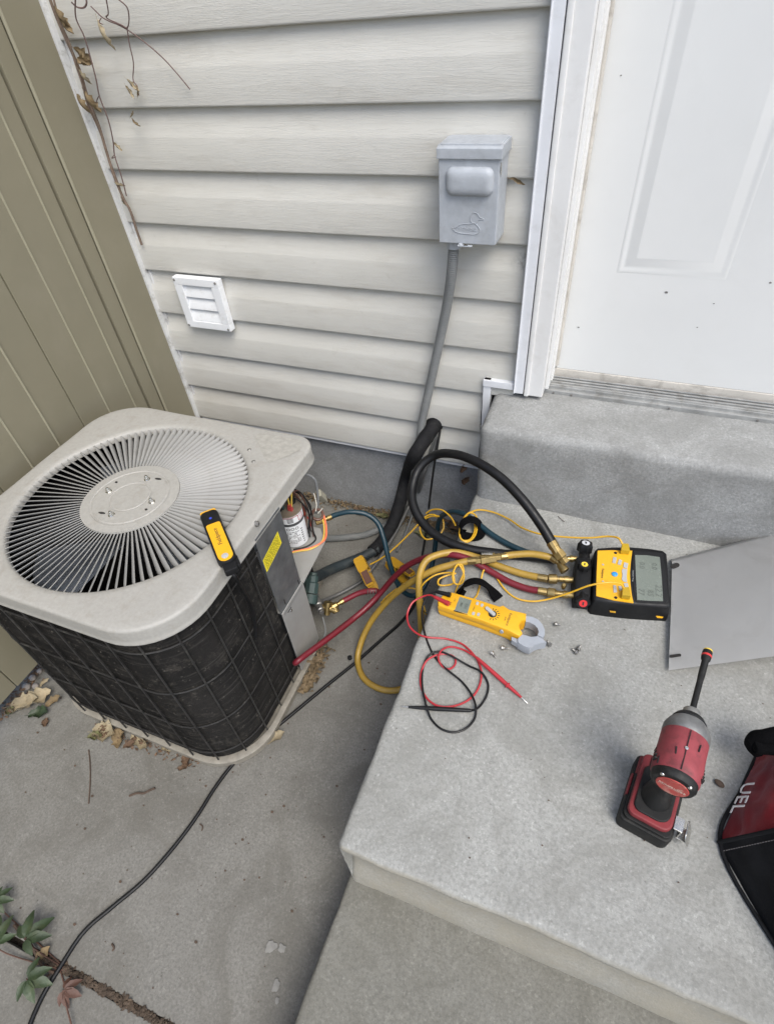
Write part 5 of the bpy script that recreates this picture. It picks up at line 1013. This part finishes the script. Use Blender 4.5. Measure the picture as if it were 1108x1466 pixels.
pc('stitching', 'bag_white_thread', BG, stitches, A_.lerp(D_, .02), At.lerp(Dt, .02), Vector((.002, -.006, .006)), world=True)
E1 = (At-A_).normalized(); TD = (A_-B2).normalized(); NRM = TD.cross(E1).normalized()
if NRM.x > 0: NRM = -NRM
def bag_text(bm): 
    o = B2.lerp(A_, .70)+(At-A_)*.21; text_bm(bm, 'UEL', .037, frame(o+NRM*.0165, TD, NRM), .0004)
pc('lettering', 'bag_white', RD, bag_text, world=True, smooth=0)
pc('handle', 'velcro', BG, tube, [(0.378,-0.7149,0.4),(0.3664,-0.7121,0.41),(0.3675,-0.7061,0.42),(0.3775,-0.7047,0.43),(0.3948,-0.6983,0.44),(0.4269,-0.6893,0.45)], .013, 10, world=True)
pc('handle_wrap', 'velcro', BG, lambda bm: (bx(bm, (0, 0, 0), (.05, .03, .02), TR(*(0.3857,-0.7123,0.42)) @ RZ(.25)), bx(bm, (0, 0, 0), (.03, .02, .03), TR(*(0.3955,-0.6972,0.43)) @ RZ(.6))), bevel=.008, world=True)

# ---- hex head screws out of the panel
SW = None
for i, (x, y, a, lab) in enumerate(((797,896,.3,'hex screw lying above the meter jaw tip'), (785,923,2.2,'hex screw standing against the tip of the meter jaw'), (723,930,.2,'hex screw lying below the clamp meter, the right one of two'), (706,939,-.5,'hex screw lying nearest the red probe, the left one of two'), (829,929,1.2,'hex screw in the pair below the gauge, the upper one'), (822,934,2.6,'hex screw in the pair below the gauge, the lower one'))):
    P = dict(zip(range(6), [(0.0215,-0.5232,0.335),(0.0125,-0.5761,0.335),(-0.0713,-0.6167,0.335),(-0.0915,-0.6395,0.335),(0.0745,-0.5662,0.335),(0.0662,-0.5778,0.335)]))[i]
    if SW is None:
        bm = bmesh.new(); m = TR(0, 0, .0042) @ RY(PI/2)
        lathe(bm, [(.0042, 0), (.0042, .0034)], 6, m); lathe(bm, [(.0054, .0034), (.0054, .0042)], 14, m); lathe(bm, [(.0022, .004), (.0026, .006), (.002, .007), (.0026, .008), (.002, .009), (.0026, .010), (.002, .011), (.0024, .012), (.0006, .016)], 8, m)
        SW = part('hex_screw', bm, 'dull_steel', None); o = SW
    else: o = twin(SW)
    o.location = (P[0], P[1], P[2]); o.rotation_euler = (0, random.uniform(-.1, .35), a*1.0); tag(o, lab, 'screw', 'hex screws on the landing')
# ================================================================ LEAVES, TWIGS, VINE AND SMALL LITTER
M('leaf_pale', (.29, .24, .155), .8, var=.35, vs=30, bump=.5, bs=120, bd=.003, dirt=.5, dcol=(.16,.105,.05), ds=45)
M('leaf_brown', (.115, .07, .042), .85, var=.4, vs=35, bump=.5, bs=120, bd=.003, dirt=.5, dcol=(.05,.03,.018), ds=50)
M('leaf_tan', (.18, .13, .068), .8, var=.35, vs=30, bump=.5, bs=120, bd=.003, dirt=.4, dcol=(.11,.07,.03), ds=45)
M('leaf_green', (.028, .046, .018), .55, var=.35, vs=25, bump=.4, bs=140, bd=.002, dirt=.35, dcol=(.09,.075,.03), ds=30)
M('leaf_red', (.075, .036, .024), .65, var=.35, vs=25, bump=.4, bs=140, bd=.002)
M('leaf_olive', (.13, .13, .055), .75, var=.4, vs=30, bump=.4, bs=120, bd=.003, dirt=.4, dcol=(.09,.06,.025), ds=35)
M('joint_dirt', (.06, .042, .028), .95, var=.5, vs=60, bump=.7, bs=200, bd=.003)
M('leaf_nest', (.14, .10, .055), .85, var=.5, vs=60, bump=.5, bs=120, bd=.003, dirt=.6, dcol=(.05,.035,.02), ds=60)
M('vine_bark', (.16, .115, .085), .85, var=.3, vs=60, bump=.6, bs=200, bd=.002)
M('twig', (.075, .05, .035), .85, var=.3, bump=.5)
M('pebble', (.24, .215, .195), .8, var=.25, vs=40, bump=.6, bs=150)
M('dropping', (.205, .20, .186), .9, var=.2, vs=60)
def leaf_bm(bm, L, W, curl=.6, fold=.5, seed=0, teeth=.12, twist=.3, n=9):
    """dry leaf: midrib along x, blade folded about it, tip and sides curling up"""
    rnd = random.Random(seed); rows = []; ph = rnd.uniform(0, 6)
    for i in range(n+1):
        u = i/n; w = W*.5*(math.sin(PI*min(1, u*.94+.05))**.75)*(1+teeth*math.sin(i*2.4+ph)); a = curl*(u-.3)**2*2; tw = twist*(u-.5)
        c = Vector((L*(u-.5)*(1-.12*curl), L*.05*math.sin(u*4+ph), L*.22*curl*(u-.35)**2*2.2)); row = []
        for k in (-1, -.55, 0, .55, 1):
            f = fold*abs(k)+.25*math.sin(ph+i*1.3+k*2)*abs(k); y = w*k*math.cos(f+tw*k); z = w*abs(k)*math.sin(f)+w*k*math.sin(tw)
            row.append(bm.verts.new(c+Vector((rnd.uniform(-.02, .02)*L, y, z))))
        rows.append(row)
    for a, b in zip(rows, rows[1:]):
        for k in range(4): bm.faces.new((a[k], a[k+1], b[k+1], b[k]))
    tube(bm, [rows[0][2].co-Vector((L*.18, 0, -L*.02)), rows[0][2].co, rows[n//2][2].co], L*.008, 5, 3)
def put_leaf(mat, p, L, W, rz, lab, rx=0, ry=0, seed=None, group='fallen leaves', parent=None, **k):
    seed = seed if seed is not None else int(abs(p[0]*7919+p[1]*104729)*10) % 9999
    bm = bmesh.new(); leaf_bm(bm, L, W, seed=seed, **k)
    m = RZ(rz) @ RY(ry) @ RX(rx); bmesh.ops.transform(bm, matrix=m, verts=bm.verts)
    lo = min(v.co.z for v in bm.verts)
    if parent is None:
        bmesh.ops.translate(bm, vec=Vector((p[0], p[1], p[2]-lo+.0006)), verts=bm.verts)
        o = part('fallen_leaf', bm, mat, None, smooth=80); tag(o, lab, 'leaf', group); return o
    bmesh.ops.translate(bm, vec=Vector(p), verts=bm.verts); return part('leaf', bm, mat, parent, smooth=80, world=True)
LV = [
 ('leaf_pale', (-1.3017,-0.9936,0), .075, .05, .5, 'large pale curled leaf beside the fence, leftmost in its pile', .2, 0),
 ('leaf_pale', (-1.2708,-0.9697,0.008), .06, .05, 1.2, 'crumpled pale leaf topmost in the pile by the fence', .3, .1),
 ('leaf_green', (-1.2371,-1.0055,0), .055, .036, .4, 'dark green leaf under the pale leaves by the fence', 0, 0),
 ('leaf_tan', (-1.2234,-0.96,0.004), .05, .022, .7, 'narrow tan leaf sticking out of the pile by the fence', .5, -.2),
 ('leaf_brown', (-1.2014,-1.0181,0), .028, .02, -.6, 'small brown leaf at the near edge of the pile by the fence', 0, 0),
 ('leaf_olive', (-1.3241,-1.0271,0), .03, .024, .2, 'small green and brown leaf half under the fence', 0, 0),
 ('leaf_pale', (-1.2956,-0.9245,0), .036, .012, 1.0, 'thin upright dry leaf near the pebbles by the fence', .8, -.4),
 ('leaf_pale', (-1.0244,-0.9848,0), .065, .055, .3, 'large rounded pale leaf at the front of the condenser', .2, 0),
 ('leaf_tan', (-0.9749,-0.9852,0.004), .05, .036, -.8, 'tan folded leaf just right of the large rounded leaf', .3, .2),
 ('leaf_pale', (-0.9138,-0.9697,0), .07, .034, -.35, 'long pale leaf lying along the condenser base', .4, 0),
 ('leaf_olive', (-1.0417,-1.0028,0), .04, .026, .5, 'greenish leaf poking out left of the large rounded leaf', 0, 0),
 ('leaf_brown', (-0.9402,-0.9906,0), .03, .02, .9, 'small dark leaf between the two pale leaves at the condenser', 0, 0),
 ('leaf_pale', (-0.8403,-0.9632,0), .03, .022, -.2, 'small pale leaf right of the long leaf at the condenser', 0, .3),
 ('leaf_brown', (-0.7702,-0.9757,0), .042, .022, -.9, 'brown leaf below the condenser front edge with a torn tip', .2, 0),
 ('leaf_brown', (-0.7721,-0.9909,0), .026, .014, .5, 'small torn brown leaf lying nearest the cord below the condenser', 0, 0),
 ('leaf_pale', (-0.5908,-0.8452,0), .055, .03, .55, 'pale yellow leaf under the round corner of the condenser beside the cord', .2, 0),
 ('leaf_tan', (-0.5728,-0.6936,0), .04, .028, .9, 'tan leaf between the condenser base and the black cord', .2, 0),
 ('leaf_olive', (-0.4514,-0.0656,0), .062, .026, -.15, 'olive leaf on the slab beneath the black hose loop', .1, 0),
 ('leaf_brown', (-0.3873,0.0237,0.02), .055, .045, .8, 'crumpled brown leaf in the corner under the teal hose', .4, .2),
 ('leaf_brown', (-0.3596,-0.0029,0.01), .05, .036, -.5, 'brown leaf lying lowest in the corner under the teal hose', .2, 0),
 ('leaf_brown', (-.70, -.024, .002), .05, .026, -.3, 'brown leaf against the foundation, left of two', .3, 0),
 ('leaf_olive', (-.615, -.022, .002), .05, .024, -.25, 'flat olive leaf against the foundation, right of two', .1, 0),
 ('leaf_tan', (-0.6737,-0.1513,0), .02, .012, .5, 'tiny tan leaf just in front of the grey conduit', .1, 0),
 ('leaf_tan', (-0.8194,-1.4045,0.004), .035, .02, 1.3, 'dry yellow leaf lying among the creeper leaves', .3, 0)]
for mt, p, L, Wd, rz, lab, rx, ry in LV: put_leaf(mt, p, L*1.22, Wd*1.25, rz, lab, rx, ry, curl=1.15, fold=.75, teeth=.2)
put_leaf('leaf_brown', (-0.3352,-0.004,0.2635), .05, .03, 1.2, 'crumpled rust brown leaf caught on the foundation beside the landing', 1.2, -1.2, curl=1.2, fold=.9).location.z = .262
put_leaf('leaf_brown', (-0.321,-0.012,0.228), .045, .03, .4, 'second rust brown leaf hanging lower on the foundation beside the landing', 1.3, -1.0, curl=1.3, fold=.9).location.z = .222
o = put_leaf('leaf_tan', (-0.2303,-0.03,1.0649), .042, .011, -.35, 'thin curled dry leaf on the siding right of the electrical box', 1.2, .1, curl=.7, fold=.9); o.location.z = (-0.2303,-0.03,1.0649)[2]
# nest of dry litter wedged beside the service panel
def litter(bm, pts, r, n, size, seed):
    rnd = random.Random(seed); P = spline(pts, 8)
    for i in range(n):
        c = P[int(rnd.random()*(len(P)-1))]+Vector((rnd.gauss(0, r), rnd.gauss(0, r), abs(rnd.gauss(0, r*.35))))
        m = TR(*c) @ RZ(rnd.uniform(0, 6.3)) @ RX(rnd.uniform(-.9, .9)) @ RY(rnd.uniform(-.6, .6)); s = size*rnd.uniform(.4, 1.4)
        v = [bm.verts.new(m @ Vector(q)) for q in ((-s, -s*.3, 0), (-s*.2, -s*.5, s*.25), (s, 0, 0), (s*.3, s*.45, s*.2), (-s*.6, s*.3, -s*.1))]
        bm.faces.new(v)
def stuff(name, lab, cat, mat, fn, *a):
    o = pc(name, mat, None, fn, *a, smooth=0); return tag(o, lab, cat, kind='stuff')
stuff('leaf_litter', 'nest of broken brown leaves beside the condenser service panel', 'litter', 'leaf_nest', litter, [(-0.5799,-0.5775,0.012),(-0.5735,-0.6224,0.012),(-0.5738,-0.6622,0.01),(-0.5776,-0.6986,0.006)], .012, 130, .011, 3)
stuff('leaf_litter', 'dark crumbs and leaf bits along the foot of the foundation', 'litter', 'leaf_nest', litter, [(-1.0, -.006, .003), (-.8, -.008, .003), (-.62, -.006, .003), (-.45, -.008, .003), (-.3, -.012, .003)], .011, 720, .006, 5)
stuff('soil_crumbs', 'line of dark soil crumbs where the slab meets the foundation', 'dirt', 'joint_dirt', lambda bm: [bmesh.ops.create_icosphere(bm, subdivisions=1, radius=random.uniform(.0015, .005), matrix=TR(random.uniform(-1.0, -.29), .008-abs(random.gauss(0, .009)), random.uniform(0, .003))) for k in range(420)])
stuff('leaf_litter', 'dark soil crumbs and leaf bits under the fence edge', 'litter', 'leaf_brown', litter, [(-1.3395,-1.0324,0),(-1.3484,-0.9698,0),(-1.3474,-0.9189,0),(-1.3482,-0.864,0),(-1.3434,-0.8125,0)], .012, 240, .006, 8)
stuff('leaf_litter', 'leaf crumbs caught along the condenser base rim', 'litter', 'leaf_brown', litter, [(-1.0569,-0.978,0.004),(-0.9844,-0.9802,0.003),(-0.8958,-0.9763,0.003),(-0.8101,-0.9726,0.003),(-0.7292,-0.9661,0.003)], .008, 110, .006, 9)
# dirt and moss packed into the slab joint
def clods(bm, a, b, n, seed, w):
    rnd = random.Random(seed)
    for i in range(n):
        u = rnd.random(); c = a.lerp(b, u)+JN*rnd.gauss(0, w)+Vector((0, 0, rnd.uniform(-.005, .0015))); s = rnd.uniform(.0016, .0046)
        r = bmesh.ops.create_icosphere(bm, subdivisions=1, radius=s, matrix=TR(*c) @ RZ(rnd.uniform(0, 6)) @ Matrix.Diagonal((1.4, 1, .6, 1)))
        for v in r['verts']: v.co += Vector((rnd.uniform(-1, 1), rnd.uniform(-1, 1), rnd.uniform(-1, 1)))*s*.25
stuff('joint_dirt', 'brown dirt and roots packed in the joint between the slabs', 'dirt', 'joint_dirt', clods, J0-JD*.03, J0+JD*.34, 620, 4, .0032)
stuff('joint_dirt', 'brown dirt spilling from the slab joint near the creeper', 'dirt', 'joint_dirt', litter, [J0-JD*.02, J0+JD*.15, J0+JD*.32], .005, 90, .004, 6)
def specks(bm, seed, n):
    rnd = random.Random(seed)
    for i in range(n):
        x, y = rnd.uniform(-1.25, -.27), rnd.uniform(-1.45, -.02); s = rnd.choice((.0012, .0012, .0016, .0022, .003)); a = rnd.uniform(0, 6)
        bm.faces.new([bm.verts.new((x+s*(1+.6*rnd.random())*math.cos(a+t), y+s*math.sin(a+t), .0022)) for t in (0, 1.3, 2.5, 3.6, 5)])
stuff('ground_specks', 'tiny dark crumbs scattered over the concrete slab', 'litter', 'twig', specks, 11, 260)
def specks2(bm, seed, n):
    rnd = random.Random(seed)
    for i in range(n):
        x, y = rnd.uniform(-.24, .6), rnd.uniform(-1.05, -.2); s = rnd.choice((.0007, .001, .0014)); a = rnd.uniform(0, 6)
        bm.faces.new([bm.verts.new((x+s*(1+.6*rnd.random())*math.cos(a+t), y+s*math.sin(a+t), .3385)) for t in (0, 1.3, 2.5, 3.6, 5)])
stuff('landing_specks', 'tiny dark crumbs on the concrete landing', 'litter', 'twig', specks2, 12, 60)
for (P, s, lab) in (((-0.384,-1.2266,0.0026), .012, 'pale splash stain on the slab, the upper one with two lobes'), ((-0.3615,-1.2205,0.0026), .008, 'small pale splash stain right of the two lobed one'), ((-0.3448,-1.2764,0.0026), .009, 'pale splash stain on the slab nearest the lower step'), ((-0.3324,-1.2957,0.0026), .005, 'smallest pale splash stain, lowest on the slab')):
    bm = bmesh.new(); rnd = random.Random(int(s*5000)); bm.faces.new([bm.verts.new((P[0]+s*(.85+.5*noise.noise((math.cos(k*.196)*1.6, math.sin(k*.196)*1.6, s*900)))*math.cos(k*.196), P[1]+s*1.15*(.85+.5*noise.noise((math.cos(k*.196)*1.6, math.sin(k*.196)*1.6, s*900)))*math.sin(k*.196), P[2])) for k in range(32)])
    tag(part('splash_stain', bm, 'dropping', None, smooth=0), lab, 'stain', 'pale splash stains')
# twigs
def twig(lab, pts, r=.0016, mat='twig'): return tag(pc('twig', mat, None, tube, pts, r, 6, 5), lab, 'twig', 'twigs on the slab')
twig('straight thin twig lying on the slab below the condenser', [(-1.036,-1.0366,0.002),(-1.0053,-1.0651,0.002),(-0.9743,-1.0991,0.002),(-0.9411,-1.1404,0.002)])
twig('bent dark root scrap on the slab below the condenser', [(-0.8574,-1.0919,0.002),(-0.8423,-1.0804,0.004),(-0.8252,-1.0747,0.005),(-0.8162,-1.0647,0.005),(-0.8055,-1.0561,0.006)], .0028)
twig('short curled twig by the lower slab beside the black cord', [(-0.6557,-1.0847,0.002),(-0.6455,-1.0876,0.003),(-0.6424,-1.0955,0.002)], .0014)
twig('small chip of bark on the slab near the creeper', [(-0.6978,-1.3391,0.002),(-0.6883,-1.3431,0.003),(-0.6884,-1.3478,0.002)], .002)
twig('hair thin twig on the landing right of the black hose', [(-0.0291,-0.1867,0.337),(-0.0208,-0.1958,0.338),(-0.0108,-0.2023,0.337)], .0008)
# pebbles by the fence
for i, (p, s, lab) in enumerate((((-1.3443,-0.9271,0), .011, 'round grey pebble under the fence, the larger and lower one'), ((-1.3373,-0.9547,0), .013, 'pinkish pebble under the fence behind the pale leaves'), ((-1.3152,-0.9448,0), .010, 'small pebble under the fence beside the pale leaves'), ((-1.3419,-0.9029,0), .009, 'small pale pebble deepest under the fence edge'))):
    bm = bmesh.new(); bmesh.ops.create_icosphere(bm, subdivisions=2, radius=s)
    for v in bm.verts: v.co = Vector((v.co.x, v.co.y*.85, v.co.z*.65))*(1+.18*noise.noise(v.co*90+Vector((i*3, 0, 0))))
    bmesh.ops.translate(bm, vec=(p[0], p[1], s*.5), verts=bm.verts); tag(part('pebble', bm, 'pebble', None, smooth=80), lab, 'pebble', 'pebbles by the fence')
# litter on the landing and slab
o = pc('bark_chip', 'twig', None, lambda bm: bmesh.ops.create_icosphere(bm, subdivisions=2, radius=.008, matrix=TR(*(0.336,-0.7632,0.339)) @ RZ(-.5) @ Matrix.Diagonal((1.1, .7, .5, 1)))); tag(o, 'small dark husk between the impact driver and the tool bag', 'husk')
o = pc('plastic_cap', 'rubber_black', None, lambda bm: (lathe(bm, [(.0065, 0), (.0065, .008), (.005, .009)], 8, TR(*(-0.4979,-0.5732,0))), lathe(bm, [(.0035, .009), (.003, .011)], 8, TR(*(-0.4979,-0.5732,0)))), bevel=.0006); tag(o, 'small black plastic cap on the slab left of the yellow hose', 'cap')

# ---- dead creeper on the wall, top left
DV = thing('dead_vine', 'dead leafless creeper climbing the corner between the fence and siding', 'vine', (-1.25, -.03, .6))
M('vine_thin', (.13, .085, .075), .85, var=.3)
def vs(mat, pts, r, nm='stem'): return pc(nm, mat, DV, tube, pts, r, 6, 6, world=True)
vs('vine_bark', [(-1.2464,-0.04,1.404),(-1.2502,-0.036,1.3618),(-1.2487,-0.034,1.329),(-1.2422,-0.036,1.3002),(-1.2423,-0.034,1.269),(-1.2438,-0.036,1.2385),(-1.2477,-0.034,1.2131),(-1.2448,-0.034,1.1691),(-1.2525,-0.032,1.1107),(-1.2545,-0.034,1.0575),(-1.252,-0.032,1.0036),(-1.2472,-0.03,0.9797),(-1.2533,-0.026,0.9259),(-1.2559,-0.024,0.8887)], .0034)
vs('vine_bark', [(-1.2301,-0.045,1.4033),(-1.2373,-0.044,1.3572),(-1.2346,-0.042,1.3198),(-1.237,-0.044,1.2863),(-1.2409,-0.042,1.2484),(-1.2511,-0.038,1.2084),(-1.2504,-0.032,1.1546),(-1.2547,-0.03,1.0891),(-1.2564,-0.028,1.0287)], .0022)
vs('vine_thin', [(-1.1448,-0.07,1.3976),(-1.1704,-0.065,1.3602),(-1.1702,-0.06,1.3329),(-1.1776,-0.055,1.2977),(-1.1887,-0.05,1.2546),(-1.1974,-0.048,1.2277),(-1.1999,-0.044,1.1804),(-1.2102,-0.042,1.1366),(-1.2225,-0.04,1.1083),(-1.2297,-0.036,1.0585),(-1.2379,-0.034,1.0145)], .0016, 'branch')
vs('vine_thin', [(-1.0791,-0.06,1.3912),(-1.0959,-0.05,1.363),(-1.106,-0.048,1.3579),(-1.0794,-0.04,1.3439),(-1.0689,-0.038,1.3388),(-1.0432,-0.05,1.3698),(-1.0576,-0.06,1.3879)], .0013, 'branch')
vs('vine_thin', [(-1.0689,-0.038,1.3388),(-1.0773,-0.036,1.3141),(-1.0838,-0.034,1.2814),(-1.1001,-0.033,1.25),(-1.092,-0.036,1.2415),(-1.0964,-0.034,1.2236)], .0012, 'branch')
vs('vine_thin', [(-1.1393,-0.045,1.3767),(-1.1193,-0.042,1.357),(-1.0792,-0.038,1.3404),(-1.0409,-0.034,1.3159),(-1.0032,-0.03,1.2841),(-0.9757,-0.028,1.2523),(-0.9598,-0.026,1.2309)], .0012, 'branch')
vs('vine_thin', [(-1.1727,-0.06,1.386),(-1.1672,-0.055,1.3778),(-1.1542,-0.05,1.3757),(-1.1426,-0.05,1.3826),(-1.1408,-0.05,1.3921)], .0018, 'tendril')
vs('vine_thin', [(-1.1974,-0.048,1.2277),(-1.2109,-0.045,1.2196),(-1.2176,-0.044,1.213)], .0011, 'tendril')
vs('vine_thin', [(-1.1175,-0.05,1.3575),(-1.1247,-0.052,1.3514),(-1.1192,-0.05,1.3477)], .001, 'tendril')
vs('vine_thin', [(-1.2225,-0.04,1.1083),(-1.2354,-0.04,1.1007),(-1.2224,-0.038,1.1034)], .001, 'tendril')
for mt, px, L, Wd, rz, rx, ry in (('leaf_pale', (-1.1319,-0.05,1.328), .05, .016, 1.4, .4, 1.45), ('leaf_tan', (-1.2122,-0.045,1.2954), .038, .024, .8, .8, .9), ('leaf_tan', (-1.2011,-0.05,1.2859), .034, .022, .2, .9, .5), ('leaf_pale', (-1.2299,-0.045,1.2587), .03, .014, 1.2, .5, 1.2), ('leaf_tan', (-1.2622,-0.05,1.2106), .04, .02, 1.3, .4, 1.4), ('leaf_tan', (-1.2333,-0.05,1.2129), .042, .024, 1.0, .6, 1.3), ('leaf_tan', (-1.2304,-0.05,1.3619), .036, .02, 1.0, .5, 1.3), ('leaf_tan', (-1.2248,-0.048,1.3456), .03, .016, .6, .7, 1.0), ('leaf_pale', (-1.1013,-0.04,1.2398), .03, .010, .4, .6, .9), ('leaf_pale', (-1.1161,-0.04,1.23), .026, .009, .2, .6, 1.3), ('leaf_tan', (-1.091,-0.036,1.2314), .022, .007, .2, .6, -1.1), ('leaf_pale', (-1.1337,-0.03,1.1867), .018, .007, .3, .6, -.6), ('leaf_tan', (-1.1355,-0.03,1.1705), .022, .007, .3, .6, 1.0), ('leaf_pale', (-1.2091,-0.036,1.1237), .022, .009, .3, .6, 1.2), ('leaf_pale', (-1.2462,-0.034,1.0386), .026, .009, .3, .6, .6), ('leaf_pale', (-1.2605,-0.03,0.9995), .022, .010, .3, .6, 1.3)):
    put_leaf(mt, px, L*1.25, Wd*1.35, rz, None, rx, ry, parent=DV, curl=1.3, fold=1.0, n=8, teeth=.3)
# ---- creeper growing out of the slab joint
def leaflet(bm, m, L, W, droop, seed):
    rnd = random.Random(seed); n = 7; rows = []
    for i in range(n+1):
        u = i/n; w = W*.5*math.sin(PI*u**.8*.97+.02)**.85*(1+.13*(i % 2)); x = L*u; z = -droop*L*u*u
        rows.append([bm.verts.new(m @ Vector((x, k*w, z+abs(k)*w*.35+rnd.uniform(-1, 1)*L*.008))) for k in (-1, -.5, 0, .5, 1)])
    for a, b in zip(rows, rows[1:]):
        for k in range(4): bm.faces.new((a[k], a[k+1], b[k+1], b[k]))
CR_ = thing('creeper', 'green five-leafed creeper sprouting from the slab joint by the cord', 'plant', (J0.x, J0.y, 0))
def palmate(c, rz, L, mat, seed, tilt=.15):
    rnd = random.Random(seed); bm = bmesh.new()
    for k, (a, s) in enumerate(((0, 1), (.75, .9), (-.75, .9), (1.55, .68), (-1.55, .68))):
        leaflet(bm, TR(*c) @ RZ(rz+a+rnd.uniform(-.12, .12)) @ RY(-tilt+rnd.uniform(-.15, .15)) @ TR(L*.06, 0, 0), L*s, L*s*.44, .35, seed+k)
    part('leaf', bm, mat, CR_, smooth=70, world=True)
    pc('stalk', 'leaf_red', CR_, tube, [c, (c[0]+.01, c[1]-.006, c[2]*.5), tuple(J0+JD*rnd.uniform(-.02, .05))], .0014, 6, world=True)
palmate((-0.8576,-1.3953,0.035), 1.25, .05, 'leaf_green', 1); palmate((-0.8073,-1.4427,0.03), .1, .046, 'leaf_green', 2, .1); palmate((-0.9127,-1.4237,0.03), 2.4, .05, 'leaf_green', 3)
palmate((-0.7297,-1.4306,0.022), .2, .034, 'leaf_red', 4, -.2); palmate((-0.9783,-1.3692,0.03), .4, .035, 'leaf_green', 5)
pc('stalk', 'leaf_red', CR_, tube, [(-0.7292,-1.4324,0.02),(-0.7047,-1.45,0.015),(-0.6747,-1.4699,0.01)], .0016, 6, world=True)
pc('stem', 'twig', CR_, tube, [(-0.9154,-1.3878,0.01),(-0.8525,-1.4016,0.008),(-0.8034,-1.419,0.006),(-0.7703,-1.4182,0.006)], .003, 6, world=True)
